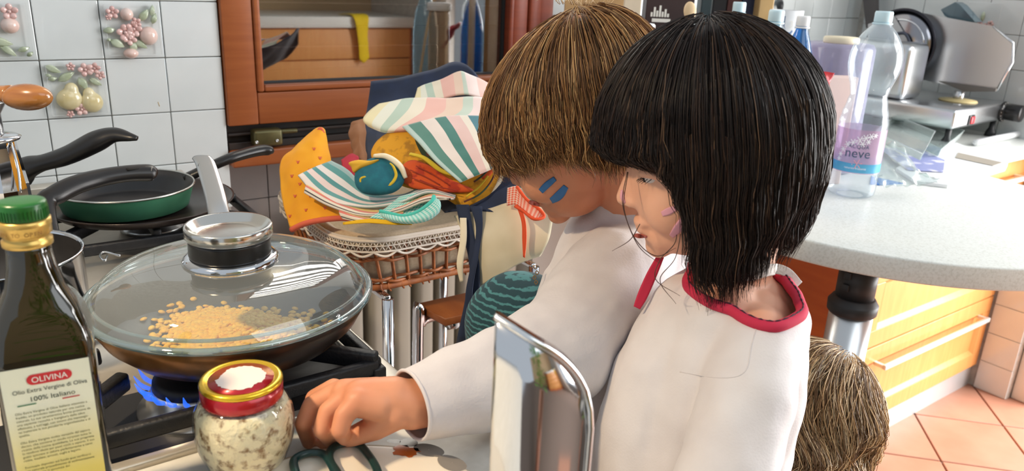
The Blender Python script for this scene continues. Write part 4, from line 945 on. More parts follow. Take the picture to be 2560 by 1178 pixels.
VFm = sheet([[(788, 330, 1.20), (797, 325, 1.20), (804, 324, 1.20), (808, 332, 1.20)], [(735, 380, 1.185), (765, 370, 1.175), (795, 372, 1.175), (820, 392, 1.185)], [(706, 412, 1.175), (745, 420, 1.155), (795, 425, 1.155), (834, 440, 1.170)], [(711, 500, 1.15), (760, 505, 1.13), (815, 505, 1.13), (862, 508, 1.14)], [(731, 572, 1.125), (780, 556, 1.11), (835, 546, 1.11), (895, 546, 1.12)]], 40, 44, .010, .0015, 60)
mk('quilt', VFm, YELQ, mit)
bm_ = bvh(VFm)
mk('binding', tube([D(728, 575, 1.118), D(760, 560, 1.108), D(800, 551, 1.102), D(850, 546, 1.10), D(900, 548, 1.108)], .0042, 8, 24), CORALB, mit)
mk('hanging_tab', tube([D(793, 329, 1.195), D(802, 322, 1.195), D(809, 334, 1.195)], .0028, 8, 10), CORALB, mit)
sprigs = []
random.seed(2)
for (x, y) in [(745, 405), (785, 372), (730, 440), (775, 425), (800, 395), (738, 490), (790, 470), (725, 540), (765, 525), (815, 455), (775, 490), (812, 520), (750, 460)]:
    for dx in (-4, 0, 4): sprigs.append(decal(bm_, [(x, y+4), (x+dx, y-3)], [1.1, .5], 4, 3, .0006, 1.15)[:2])
mk('print', cat(*sprigs), CORALB, mit)
tw = thing('tea_towel', 'folded teal and white striped tea towel under the duck potholder', 'towel', D(900, 520, 1.1))
cloth('upper_fold', None, None, [[(828, 403, 1.15), (872, 428, 1.14), (925, 480, 1.13), (1000, 488, 1.12), (1068, 466, 1.11), (1136, 484, 1.10)], [(784, 420, 1.13), (838, 462, 1.12), (915, 503, 1.105), (1000, 497, 1.095), (1070, 473, 1.09), (1139, 489, 1.085)], [(745, 440, 1.115), (798, 492, 1.10), (895, 518, 1.09), (1000, 508, 1.08), (1072, 481, 1.075), (1137, 497, 1.075)]], STR3, tw, 44, 20, parent=tw) if False else None
def tcloth(name, rows, mat, nu=40, nv=18, wr=.0012, th=.0025, parent=None):
    return mk(name, sheet(rows, nu, nv, th, wr, 40), mat, parent)
tcloth('upper_fold', [[(828, 403, 1.15), (872, 428, 1.14), (925, 480, 1.13), (1000, 488, 1.12), (1068, 466, 1.11), (1136, 484, 1.10)], [(784, 420, 1.13), (838, 462, 1.12), (915, 503, 1.105), (1000, 497, 1.095), (1070, 473, 1.09), (1139, 489, 1.085)], [(745, 440, 1.115), (798, 492, 1.10), (895, 518, 1.09), (1000, 508, 1.08), (1072, 481, 1.075), (1137, 497, 1.075)]], STR3, parent=tw)
tcloth('lower_fold', [[(770, 455, 1.12), (850, 500, 1.11), (940, 520, 1.10), (1010, 512, 1.09), (1075, 485, 1.085), (1120, 488, 1.085)], [(764, 466, 1.105), (830, 505, 1.095), (920, 534, 1.082), (1000, 520, 1.075), (1075, 490, 1.07), (1135, 497, 1.07)], [(760, 482, 1.10), (815, 512, 1.09), (900, 540, 1.078), (985, 533, 1.07), (1060, 505, 1.066), (1115, 498, 1.066)]], STR4, parent=tw)
tcloth('under_fold', [[(850, 505, 1.10), (900, 540, 1.09), (960, 540, 1.08), (1010, 525, 1.08)], [(848, 530, 1.085), (890, 545, 1.075), (950, 552, 1.068), (1005, 535, 1.066)], [(858, 548, 1.082), (905, 556, 1.072), (950, 560, 1.066), (985, 548, 1.064)]], STR4, parent=tw)
gb = thing('gingham_pouch', 'aqua gingham cloth pouch with piped edge at the front of the basket', 'pouch', D(1020, 530, 1.06))
mk('pouch_back', sheet([[(1000, 492, 1.085), (1040, 482, 1.085), (1075, 486, 1.085), (1098, 505, 1.08)], [(965, 520, 1.078), (1010, 520, 1.078), (1060, 522, 1.076), (1095, 530, 1.07)], [(925, 545, 1.068), (980, 552, 1.066), (1040, 556, 1.064), (1080, 548, 1.064)]], 30, 20, .0018, .001), GINA, gb)
mk('pouch_front', sheet([[(950, 528, 1.058), (975, 534, 1.052), (1010, 540, 1.048), (1045, 530, 1.048), (1078, 505, 1.052), (1085, 492, 1.058)], [(955, 540, 1.054), (980, 547, 1.044), (1015, 551, 1.040), (1060, 544, 1.040), (1096, 520, 1.046), (1098, 502, 1.054)], [(968, 550, 1.054), (990, 556, 1.046), (1025, 559, 1.042), (1065, 553, 1.042), (1094, 535, 1.046), (1101, 515, 1.054)]], 36, 14, .0022, .0008), GINA, gb)
mk('piping', tube([D(950, 528, 1.057), D(975, 534, 1.051), D(1010, 540, 1.047), D(1045, 530, 1.047), D(1078, 505, 1.051), D(1085, 490, 1.057)], .0028, 8, 30), pmat('aqua_piping', (74, 190, 176), .8), gb)
mk('yellow_ribbon', sheet([[(858, 556, 1.08), (920, 548, 1.06), (980, 552, 1.052), (1030, 558, 1.05)], [(858, 562, 1.079), (920, 558, 1.058), (980, 562, 1.05), (1030, 562, 1.048)]], 24, 5, .0015), YELB, label='bright yellow ribbon lying along the lace rim of the basket', cat='ribbon')
mk('crimson_napkin', sheet([[(853, 400, 1.20), (878, 385, 1.20), (895, 390, 1.19)], [(860, 425, 1.18), (880, 418, 1.17), (900, 420, 1.17)], [(880, 450, 1.16), (892, 445, 1.155), (905, 446, 1.155)]], 16, 12, .003, .002), PINKC, label='crimson folded napkin peeking out behind the duck beak', cat='napkin')
mk('paper_bag', sheet([[(878, 308, 1.27), (893, 302, 1.26), (912, 295, 1.27)], [(874, 345, 1.25), (895, 340, 1.23), (915, 345, 1.24)], [(884, 385, 1.23), (900, 378, 1.215), (915, 385, 1.22)], [(892, 430, 1.19), (905, 428, 1.18), (920, 430, 1.18)]], 16, 24, .002, .006, 60), KRAFT, label='crumpled brown paper bag between window and navy apron', cat='paper bag')
mk('pastel_towel', sheet([[(948, 262, 1.25), (1020, 247, 1.25), (1100, 246, 1.24), (1180, 244, 1.23), (1260, 250, 1.22)], [(918, 283, 1.21), (1000, 280, 1.20), (1090, 282, 1.19), (1170, 285, 1.18), (1265, 300, 1.17)], [(908, 300, 1.19), (965, 318, 1.165), (1020, 318, 1.15), (1100, 310, 1.15), (1265, 330, 1.14)], [(922, 316, 1.185), (960, 332, 1.165), (1000, 330, 1.155), (1060, 330, 1.152), (1265, 350, 1.135)]], 46, 24, .002, .002, 30), STR1, label='pastel striped tea towel spread over the top of the linen heap', cat='towel')
mk('striped_towel', sheet([[(1006, 318, 1.135), (1080, 298, 1.14), (1150, 290, 1.145), (1240, 292, 1.14)], [(1042, 352, 1.105), (1105, 330, 1.115), (1170, 320, 1.12), (1250, 325, 1.115)], [(1085, 400, 1.075), (1135, 378, 1.085), (1190, 360, 1.09), (1255, 360, 1.09)], [(1150, 456, 1.045), (1182, 442, 1.047), (1218, 428, 1.05), (1256, 412, 1.055)]], 40, 36, .002, .0012, 40), STR2, label='tea towel flap with green and pink stripes hanging over the duck potholder', cat='towel')
mk('folded_towel', sheet([[(1045, 222, 1.33), (1062, 212, 1.33), (1100, 200, 1.32), (1142, 180, 1.32), (1168, 183, 1.31), (1225, 215, 1.30)], [(1036, 252, 1.29), (1070, 248, 1.28), (1110, 246, 1.27), (1150, 240, 1.26), (1180, 240, 1.25), (1235, 250, 1.24)]], 36, 16, .0022, .003, 30), STR1, label='pastel striped towel folded high at the back against the navy apron', cat='towel')
mk('cream_apron', sheet([[(1135, 540, 1.085), (1200, 528, 1.075), (1290, 505, 1.065), (1385, 530, 1.06)], [(1165, 600, 1.066), (1215, 590, 1.058), (1290, 575, 1.052), (1375, 590, 1.052)], [(1188, 665, 1.062), (1225, 650, 1.052), (1290, 625, 1.048), (1360, 625, 1.05)], [(1194, 718, 1.066), (1235, 698, 1.054), (1295, 662, 1.05), (1350, 640, 1.055)]], 36, 30, .002, .003, 30), CREAMC, label='cream cotton apron hanging down over the front of the basket', cat='apron')
mk('cream_tie', sheet([[(1150, 545, 1.062), (1150, 600, 1.055), (1142, 660, 1.055), (1150, 705, 1.06)], [(1166, 545, 1.06), (1166, 600, 1.053), (1158, 660, 1.053), (1158, 705, 1.058)]], 24, 4, .0015, .001), CREAMT, label='thin cream apron tie beside the navy ties', cat='apron tie')
gs = thing('gingham_strap', 'orange gingham apron strap with ribbon beside the painted cheek', 'apron strap', D(1320, 520, 1.03))
mk('strap', sheet([[(1270, 470, 1.06), (1295, 468, 1.05), (1315, 500, 1.04), (1345, 525, 1.03), (1358, 540, 1.03)], [(1268, 515, 1.055), (1290, 512, 1.045), (1310, 525, 1.035), (1335, 545, 1.025), (1352, 548, 1.028)]], 30, 10, .0018, .002), GINO, gs)
mk('ribbon', sheet([[(1290, 512, 1.044), (1304, 555, 1.036), (1306, 600, 1.035), (1308, 642, 1.036)], [(1302, 512, 1.042), (1314, 555, 1.034), (1316, 600, 1.033), (1312, 645, 1.035)]], 20, 4, .0015), REDORB, gs)
mk('edge_binding', tube([D(1292, 466, 1.048), D(1316, 498, 1.037), D(1348, 523, 1.028), D(1360, 542, 1.027), D(1335, 548, 1.023), D(1308, 528, 1.032), D(1288, 516, 1.043)], .0022, 7, 40), REDORB, gs)
# duck potholder
dk = thing('duck_potholder', 'stuffed duck shaped potholder with teal head and orange wing', 'potholder', D(1050, 450, 1.12))
mk('body', pillow([(930, 398), (940, 355), (985, 325), (1040, 318), (1090, 340), (1150, 390), (1250, 398), (1254, 438), (1228, 488), (1168, 518), (1146, 516), (1100, 490), (1040, 476), (985, 455)], 1.125, .018, (-.00012, -.0003), sm=90), DUCKY, dk)
mk('breast_patch', pillow([(1035, 335), (1075, 330), (1130, 380), (1150, 420), (1110, 425), (1060, 395)], 1.112, .006, (-.0001, -.0003)), DUCKD, dk)
mk('belly_band', tube([D(1025, 385, 1.098), D(1060, 395, 1.095), D(1100, 425, 1.088), D(1135, 440, 1.082)], [.005, .006, .006, .003], 8, 20, flat=.4), DUCKL, dk)
mk('wing', pillow([(1004, 418), (1030, 400), (1070, 412), (1120, 445), (1185, 476), (1140, 482), (1080, 478), (1030, 470), (1008, 452)], 1.100, .010, (-.0001, -.0003), sm=70), DUCKO, dk)
for l in [[(1025, 425), (1060, 440), (1100, 462)], [(1040, 415), (1080, 435), (1120, 460)], [(1030, 445), (1070, 460), (1110, 472)], [(1050, 450), (1090, 466), (1140, 476)]]:
    mk('wing_stitch', tube([D(x, y, 1.0865-.0003*(y-440)-.0001*(x-1070)) for x, y in l], .0008, 5, 12), pmat('rust_thread', (150, 46, 24), .8) if 'rust_thread' not in MATS else MATS['rust_thread'], dk)
for l, m in [([(1160, 505), (1200, 485), (1230, 450), (1242, 410)], 'DUCKD'), ([(1165, 492), (1195, 470), (1220, 440)], 'DUCKL'), ([(1185, 455), (1205, 440), (1225, 420)], 'DUCKD')]:
    mk('tail_stripe', tube([D(x, y, 1.102-.0003*(y-440)-.00012*(x-1090)-.006) for x, y in l], .0022, 6, 16, flat=.5), globals()[m], dk)
mk('tail_feather', pillow([(1195, 425), (1225, 405), (1245, 408), (1225, 440), (1205, 450)], 1.098, .004, (-.0001, -.0003), sm=40), DUCKO, dk)
mk('edge_trim', tube([D(1146, 520, 1.092), D(1185, 512, 1.088), D(1228, 484, 1.09), D(1252, 445, 1.096), D(1256, 402, 1.105)], .0035, 8, 30), CREAMT, dk)
hdk = mk('head', pillow([(887, 455), (894, 417), (928, 396), (972, 391), (1006, 418), (1010, 455), (988, 480), (946, 489), (905, 482)], 1.092, .020, (0, -.0003), sm=60), DUCKB, dk)
mk('collar', tube([D(936, 390, 1.098), D(968, 392, 1.088), D(1000, 415, 1.083), D(1014, 445, 1.086)], [.003, .0042, .0042, .003], 8, 20), CREAMT, dk)
mk('beak', pillow([(872, 407), (895, 400), (925, 402), (948, 399), (935, 412), (905, 424), (885, 432), (878, 418)], 1.090, .008, sm=40), pmat('mustard_felt', (214, 166, 50), .85), hdk)
zf_ = 1.071
mk('eye_ring', tube([D(912+11*math.cos(a), 451+8*math.sin(a), zf_+.004) for a in np.linspace(0, 2*math.pi, 16, endpoint=False)], .0018, 6, closed=True), DUCKL, hdk)
mk('eye', ell(D(912, 451, zf_+.006), (.0035, .0035, .003), seg=12, rings=8), pmat('rust_eye', (120, 50, 30), .4), hdk)
mk('cheek_swirl', tube([D(905, 460, zf_+.006), D(915, 470, zf_+.003), D(945, 474, zf_+.002), D(975, 462, zf_+.001), D(990, 440, zf_+.004), D(984, 418, zf_+.005), D(975, 408, zf_+.007)], [.001, .002, .0022, .0022, .0022, .0018, .001], 7, 40), DUCKL, hdk)
mk('cheek_swirl', tube([D(925, 455, zf_), D(945, 460, zf_-.001), D(970, 452, zf_+.001)], [.001, .0018, .001], 7, 20), DUCKL, hdk)

# ------------------------------------------------------------------ bottles on the peninsula and counter
def bottle(px, py, py_top, mat, capm, label, name='water_bottle', t=None, rs=1.0, slim=False, lab=None, w=56):
    if t is None: b = OZ(px, py, ZT)
    else:
        tp_ = D(px, py_top, t); b = np.array([tp_[0], tp_[1], ZT])
    zs = np.linspace(ZT, 1.5, 1500); ys = np.array([PJ((b[0], b[1], z))[1] for z in zs]); ztop = zs[int(np.argmin(np.abs(ys-py_top)))]
    H = ztop-ZT; r = w*PJ((b[0], b[1], ZT+H*.2))[2]/FPX*rs
    bt = thing(name, label, 'bottle', (b[0], b[1], ZT)); o = (b[0], b[1], ZT)
    if slim: pr = [(r*.55, .0005), (r*.9, H*.012), (r, H*.04), (r, H*.55), (r*.98, H*.62), (r*.85, H*.74), (r*.60, H*.84), (r*.33, H*.92), (r*.31, H*.945)]
    else: pr = [(r*.55, .0005), (r*.90, H*.008), (r*1.0, H*.04), (r*1.0, H*.14), (r*1.0, H*.36), (r*.99, H*.42), (r*.92, H*.47), (r*.80, H*.53), (r*.76, H*.57), (r*.86, H*.62), (r*1.02, H*.68), (r*1.08, H*.74), (r*1.0, H*.81), (r*.72, H*.88), (r*.40, H*.925), (r*.33, H*.94)]
    P = crom(np.array(pr), 60); P[:, 1] = np.maximum.accumulate(P[:, 1])
    if not slim: P[:, 0] *= 1+.012*np.sin(P[:, 1]/H*110)*((P[:, 1] > .40*H) & (P[:, 1] < .62*H))
    mk('body', cat(lathe([tuple(q) for q in P], 48, o)), mat, bt)
    rc = r*.36
    cp_ = mk('cap', clathe([(rc*.98, H*.945), (rc, H*.947), (rc, H*.992), (rc*.92, H), (.001, H)], 36, o), capm, bt)
    mk('neck_ring', clathe([(rc*1.02, H*.932), (rc*1.12, H*.934), (rc*1.12, H*.940), (rc*1.02, H*.942)], 36, o), capm, bt)
    return bt, b, H, r
nb, nbp, nH, nr = bottle(2125, 485, 28, PETC, CAPW, 'clear plastic water bottle with a pink and blue label on the peninsula')
def lab_band(z0, z1, mat, nm, off=.0006):
    return mk(nm, lathe([(nr*1.0+off, nH*z0), (nr*1.0+off, nH*z1)], 48, (nbp[0], nbp[1], ZT)), mat, nb)
lb = lab_band(.145, .385, clear('label_film', (236, 214, 232), .03, 1.3, .1, .34, (232, 200, 222)), 'label')
lab_band(.15, .20, clear('label_blue', (120, 206, 236), .03, 1.3, .1, .5, (110, 200, 236)), 'label_blue_band', .0009)
fa = math.atan2(CAM[1]-nbp[1], CAM[0]-nbp[0])
def curved(s, size, z, mat, nm, da=0.):
    V, F = text(s, size, np.eye(4), align='CENTER'); rr_ = nr+.0014; a = fa+da+V[:, 0]/rr_
    mk(nm, (np.stack([nbp[0]+rr_*np.cos(a), nbp[1]+rr_*np.sin(a), ZT+nH*z+V[:, 1]], 1), F), mat, lb, smooth=False)
INKB = pmat('label_ink', (66, 86, 110), .6); LBW = pmat('label_white', (246, 246, 252), .6)
curved('ACQUA', .011, .285, INKB, 'lettering'); curved('neve', .026, .235, INKB, 'lettering'); curved('naturale frizzante', .006, .17, LBW, 'lettering')
def star(u, z, r, mat=LBW, m='snowflake'):
    parts = []
    for k in range(3):
        a = k*math.pi/3+.2; L = r
        V, F = box(-L, L, -.0008, .0008, -.0002, .0002); c, s_ = math.cos(a), math.sin(a)
        V = np.stack([V[:, 0]*c-V[:, 1]*s_, V[:, 0]*s_+V[:, 1]*c, V[:, 2]], 1); rr_ = nr+.0012; aa = fa+(u+V[:, 0])/rr_
        parts.append((np.stack([nbp[0]+rr_*np.cos(aa), nbp[1]+rr_*np.sin(aa), ZT+nH*z+V[:, 1]], 1), F))
    mk('snowflake', cat(*parts), mat, lb, smooth=False)
for u, z, r in [(-.030, .27, .006), (-.022, .30, .007), (-.012, .315, .008), (0, .33, .009), (.010, .345, .008), (.020, .355, .007), (.006, .31, .006), (-.034, .24, .005), (.016, .325, .005), (-.036, .215, .005), (.028, .36, .005)]: star(u, z, r)
star(.002, .20, .010, PINKP)
bottle(2010, 300, 40, PETB, CAPWW, 'blue plastic water bottle with a white cap behind the dark hair', t=1.52, slim=True, w=43)
bottle(1943, 300, 25, PETL, CAPW, 'pale blue bottle whose cap shows right of the child parting', t=1.40, slim=True, w=50)
bottle(1850, 300, 5, PETL, CAPW, 'pale bottle whose cap peeks over the crown of the dark hair', t=1.62, slim=True, w=42)
# jar with white lid behind the blond child
def canister(px, py_top, t, r, H, mat, lidm, lidh, label, name='storage_jar', lid_r=1.06, cat_='jar'):
    p = D(px, py_top, t); z1 = p[2]; o = (p[0], p[1], 0); H = z1-ZT
    c = thing(name, label, cat_, (p[0], p[1], ZT))
    mk('body', clathe([(r*.9, ZT+.0005), (r, ZT+.006), (r, z1-lidh-.01), (r*.92, z1-lidh)], 40, o), mat, c)
    mk('lid', clathe([(r*lid_r, z1-lidh), (r*lid_r*1.02, z1-lidh+.002), (r*lid_r*1.02, z1-.003), (r*lid_r*.95, z1), (.001, z1)], 40, o), lidm, c)
    return c
canister(1597, 58, 1.55, .030, .2, clear('pale_jar', (226, 214, 196), .05, 1.45, .05, .3, (206, 190, 170)), CAPWW, .022, 'tall jar with a white screw lid between the two heads', lid_r=1.1)
canister(2105, 92, 1.72, .075, .2, clear('lilac_tub', (214, 208, 226), .05, 1.4, .1, .40, (196, 190, 212)), pmat('cream_lid', (226, 214, 186), .5), .014, 'lilac translucent tub with a cream lid behind the clear bottle', 'plastic_tub', .5, 'tub')
# box standing in front of the tub, red bag, pink bowl
pk = thing('pink_carton', 'pale pink carton standing on the counter behind the water bottle', 'carton', OZ(2085, 320, ZT))
c0 = D(2086, 190, 1.61)
mk('carton_body', xf(box(-.045, .045, -.018, .018, 0, c0[2]-ZT, .002), RZ(-.5, (c0[0], c0[1], ZT))), pmat('pale_pink_card', (222, 196, 188), .7), pk, smooth=False)
mk('red_bag', cat(sheet([[(2020, 190, 1.50), (2050, 180, 1.50), (2084, 186, 1.50)], [(2020, 220, 1.49), (2045, 215, 1.475), (2072, 215, 1.49)], [(2020, 260, 1.49), (2040, 250, 1.48), (2055, 245, 1.49)], [(2020, 300, 1.48), (2035, 300, 1.47), (2045, 300, 1.48)]], 20, 20, .003, .006, 50)[:2]), pmat('red_foil', (190, 36, 40), .3), label='crumpled red foil bag behind the dark hair', cat='bag')
pb = OZ(2092, 322, ZT); pbt = PJ(pb)[2]
mk('pink_bowl', clathe([(.001, ZT+.0005), (.024, ZT+.0005), (.034, ZT+.014), (.040, ZT+.036), (.041, ZT+.037), (.039, ZT+.036), (.032, ZT+.014), (.022, ZT+.004), (.001, ZT+.004)], 40, (pb[0]+.01, pb[1], 0)), pmat('magenta_plastic', (226, 44, 124), .3), label='magenta plastic bowl beside the clear water bottle', cat='bowl')
# clutter behind the heads
clut = [
 ('cutting_board', 'light wooden board leaning by the window behind the blond hair', 'cutting board', [(1405, -60), (1560, -60), (1560, 120), (1405, 120)], 1.75, .012, (206, 164, 112)),
 ('paper_board', 'cream card standing beside the wooden board behind the blond hair', 'card', [(1548, -40), (1592, -40), (1594, 120), (1550, 120)], 1.66, .006, (226, 208, 182)),
 ('dark_box', 'dark brown box with white skyline print between the two heads', 'box', [(1600, -60), (1718, -60), (1722, 140), (1604, 140)], 1.85, .06, (58, 38, 38)),
 ('book', 'dark green slim book standing behind the wooden spoon', 'book', [(1735, -60), (1762, -60), (1766, 130), (1740, 130)], 1.86, .05, (44, 62, 66)),
 ('book', 'black slim book standing next to the dark green one', 'book', [(1764, -60), (1800, -60), (1802, 130), (1768, 130)], 1.88, .05, (34, 30, 34)),
 ('book', 'brown red book standing behind the pale bottle cap', 'book', [(1802, -60), (1836, -60), (1838, 130), (1804, 130)], 1.88, .05, (84, 40, 36)),
 ('book', 'navy book standing right of the brown red book', 'book', [(1838, -60), (1872, -60), (1874, 130), (1840, 130)], 1.88, .05, (34, 38, 66)),
 ('wooden_block', 'tan wooden block at the end of the row of books', 'block', [(1880, -60), (1918, -60), (1918, 130), (1882, 130)], 1.84, .05, (190, 156, 104)),
]
for nm, lab_, ct_, q, t_, th_, col in clut:
    bl = D(*q[3], t_); br = D(*q[2], t_); zt1 = D(q[0][0], q[0][1], t_)[2]
    d = br-bl; d[2] = 0; w_ = np.linalg.norm(d); d /= w_
    o = mk(nm, xf(box(0, w_, 0, th_, 0, zt1-ZT, .002), TR((bl[0], bl[1], ZT+.0005), d, np.cross((0, 0, 1), d))), pmat(nm+'_skin_%d' % len(MATS), col, .5, c2=tuple(int(v*.9) for v in col), scale=12), label=lab_, cat=ct_, smooth=False)
    if nm == 'dark_box':
        nM = TR((bl[0], bl[1], ZT), d, np.cross((0, 0, 1), d)); pr_ = []
        zb0 = D(1630, 40, t_)[2]-ZT
        for i, h_ in enumerate([.010, .022, .014, .026, .012, .018, .008]): pr_.append(xf(box(.012+i*.0065, .0165+i*.0065, -.0012, .0, zb0, zb0+h_), nM))
        pr_.append(xf(box(.016, .06, -.0012, 0, zb0-.012, zb0-.004), nM))
        mk('skyline_print', cat(*pr_), WHITEP, o, smooth=False)
wsp = thing('ladle', 'round wooden spoon head standing up between the heads', 'spoon', D(1725, 60, 1.5))
mk('head', xf(ell((0, 0, 0), (.0125, .006, .019), seg=20, rings=12), TR(D(1725, 28, 1.5), CR, az=CU)), pmat('pale_beech', (222, 192, 150), .5), wsp); mk('shaft', tube([D(1725, 40, 1.5), D(1718, 150, 1.5), tuple(np.append(D(1700, 300, 1.5)[:2], ZT+.002))], .004, 10, 10), MATS['pale_beech'], wsp)
mg = thing('mug', 'white mug with a blue shield emblem between the bottle caps', 'mug', D(1975, 70, 1.75))
mo = D(1968, 25, 1.75)
mk('cup', clathe([(.034, ZT+.0005), (.036, ZT+.01), (.037, mo[2]), (.035, mo[2]), (.034, ZT+.02)], 40, (mo[0], mo[1], 0)), WHITEPL, mg)
fa2 = math.atan2(CAM[1]-mo[1], CAM[0]-mo[0])
def mug_wrap(V, z0):
    a = fa2+.35+V[:, 0]/.0376; return np.stack([mo[0]+.0376*np.cos(a), mo[1]+.0376*np.sin(a), z0+V[:, 1]], 1)
shV, shF = prism([(-.016, .018), (.016, .018), (.016, -.004), (0, -.024), (-.016, -.004)], 0, .0003); mk('shield', (mug_wrap(shV, mo[2]-.03), shF), pmat('shield_blue', (120, 146, 186), .5), mg, smooth=False)
tV, tF = text('3', .02, np.eye(4), align='CENTER'); tV = tV.copy(); rr3 = mug_wrap(tV, mo[2]-.036); rr3[:, :2] += (rr3[:, :2]-mo[:2])*.03; mk('numeral', (rr3, tF), WHITEP, mg, smooth=False)
mk('wall_hook', tube([OY(1950, 5, .018), OY(1950, 12, -.02), OY(1950, 26, -.022)], [.010, .011, .008], 12, 10), BLACKM, label='small black hook on the tiled back wall above the mug', cat='hook')

# ------------------------------------------------------------------ slicer
zf = ZT+.050
s0 = OZ(2380, 326, zf); sr_ = OZ(2512, 300, zf); er = sr_-s0; Lr = np.linalg.norm(er); er /= Lr; eb = np.array([-er[1], er[0], 0]); Lb = .40
sl = thing('meat_slicer', 'steel meat slicer with round blade, carriage plate and black dial knob on the counter', 'slicer', s0)
hb = .055
Msl = TR(s0, er, eb)
mk('base', xf(box(0, Lr, 0, Lb, 0, hb, .010, 3), Msl), STEEL, sl)
for x, y in ((Lr-.03, .02), (.03, .02), (.03, Lb-.03), (Lr-.03, Lb-.03)): mk('foot', xf(clathe([(.016, -.0495), (.014, -.036), (.008, -.024), (.008, .001)], 20), Msl @ TR((x, y, 0), (1, 0, 0), (0, 1, 0))), BLACKM, sl)
def sface(px, py, off=.0):     # pixel on the right hand front face of the base
    n = np.cross(er, (0, 0, 1)); d = ray(px, py); return CAM+d*(((s0-CAM)@n)/(d@n))-n*0+np.array([n[0], n[1], 0])*off
nf = -eb
sw0, sw1 = sface(2412, 312), sface(2440, 288)
swm = (sw0+sw1)/2; 
sw = mk('switch_frame', xf(box(-.016, .016, -.004, .001, -.014, .014, .002), TR(swm, er, eb)), BLACK, sl)
mk('rocker', xf(box(-.011, .011, -.008, -.003, -.010, .010, .002), TR(swm, er, eb)), pmat('red_rocker', (206, 40, 50), .3), sw)
kc_ = s0+er*(Lr-.034)+np.array([0, 0, .028]); pass
kn = mk('dial', xf(clathe([(.030, 0), (.030, .006), (.022, .007), (.020, .010), (.023, .014), (.024, .050), (.022, .053), (.001, .053)], 40), TR(kc_, er, az=nf)), BLACK, sl)
mk('dial_marks', cat(*[xf(box(.025, .029, -.0008, .0008, .006, .0066), TR(kc_, er, az=nf) @ np.array(Matrix.Rotation(k*math.pi/8, 4, 'Z'))) for k in range(16)]), WHITEP, kn, smooth=False)
pn = -er; pp = s0+er*Lr*.55+eb*.15
def OP(px, py, o=0.):
    d = ray(px, py); p = pp+pn*o; return CAM+d*(((p-CAM)@pn)/(d@pn))
def flatpoly(pts, o, th):
    A = np.array([OP(x, y, o) for x, y in pts]); B = A-pn*th; n = len(A)
    return np.vstack([A, B]), [tuple(range(n)), tuple(range(2*n-1, n-1, -1))]+[(i, n+i, n+(i+1) % n, (i+1) % n) for i in range(n)]
cp2 = mk('carriage_plate', flatpoly([(2262, 24), (2483, 66), (2533, 108), (2531, 156), (2492, 226), (2420, 224), (2290, 196), (2240, 110)], 0, .006), STEEL, sl, smooth=False)
mk('plate_edge', tube([OP(2483, 66), OP(2533, 108), OP(2531, 156), OP(2492, 226)], .0035, 8), CHROME, cp2)
mk('plate_rail', cat(flatpoly([(2345, 203), (2490, 222), (2488, 229), (2410, 229)], .012, .01)), pmat('dark_steel', (110, 108, 104), .4, .8), cp2, smooth=False)
stem = OP(2400, 228); 
mk('stem', clathe([(.014, zf+hb), (.014, stem[2])], 20, (stem[0], stem[1], 0)), STEEL, sl); mk('stem_disc', clathe([(.052, zf+hb), (.050, zf+hb+.005), (.014, zf+hb+.008)], 32, (stem[0], stem[1], 0)), pmat('aged_brass', (196, 178, 128), .5), sl)
bcen = OP(2248, 112, .03); rbl = np.linalg.norm(OP(2248, 112, .03)-OP(2335, 118, .03))
Mb = TR(bcen, eb, az=pn)
bl_ = mk('blade', xf(clathe([(rbl*.96, -.004), (rbl*.985, .0), (rbl*.80, .004), (rbl*.78, .006), (.001, .006)], 72), Mb), pmat('blade_steel', (150, 150, 156), .16, 1.), sl)
mk('blade_guard', xf(tube([(rbl*math.cos(a), rbl*math.sin(a), 0) for a in np.linspace(0, 2*math.pi, 72, endpoint=False)], .0045, 8, closed=True), Mb), pmat('guard_dark', (42, 42, 50), .3, .6), sl)
mk('bright_ring', xf(tube([(rbl*.72*math.cos(a), rbl*.72*math.sin(a), .006) for a in np.linspace(0, 2*math.pi, 64, endpoint=False)], .003, 8, closed=True), Mb), CHROME, bl_)
mk('blade_cover', flatpoly([(2170, 60), (2235, 40), (2262, 85), (2282, 128), (2284, 190), (2220, 240), (2165, 240)], .045, .004), pmat('cover_grey', (176, 176, 178), .35, .7), sl, smooth=False)
mk('cover_arm', tube([OP(2240, 84, .05), OP(2265, 86, .05), OP(2280, 130, .05), OP(2284, 180, .05)], .0045, 8, 16), pmat('arm_slate', (64, 70, 86), .35), sl)
mk('ivory_tab', flatpoly([(2272, 132), (2282, 132), (2284, 188), (2272, 186), (2266, 150)], .056, .004), pmat('ivory', (206, 186, 146), .5), sl, smooth=False)
mk('motor_housing', xf(box(Lr*.05, Lr*.40, Lb*.40, Lb*.95, hb, hb+.16, .02, 3), Msl), STEEL, sl)
mk('food_pusher', cat(flatpoly([(2352, 24), (2388, 5), (2400, 12), (2438, 55), (2400, 60), (2362, 40)], -.05, .05)), clear('smoky_acrylic', (150, 172, 182), .08, 1.45, .05, .35, (120, 142, 152)), sl, smooth=False)
mk('rear_panel', flatpoly([(2150, -60), (2190, -60), (2190, 40), (2165, 70)], -.15, .02), pmat('dark_upright', (84, 80, 80), .5), label='dark upright board standing behind the slicer blade', cat='board', smooth=False)

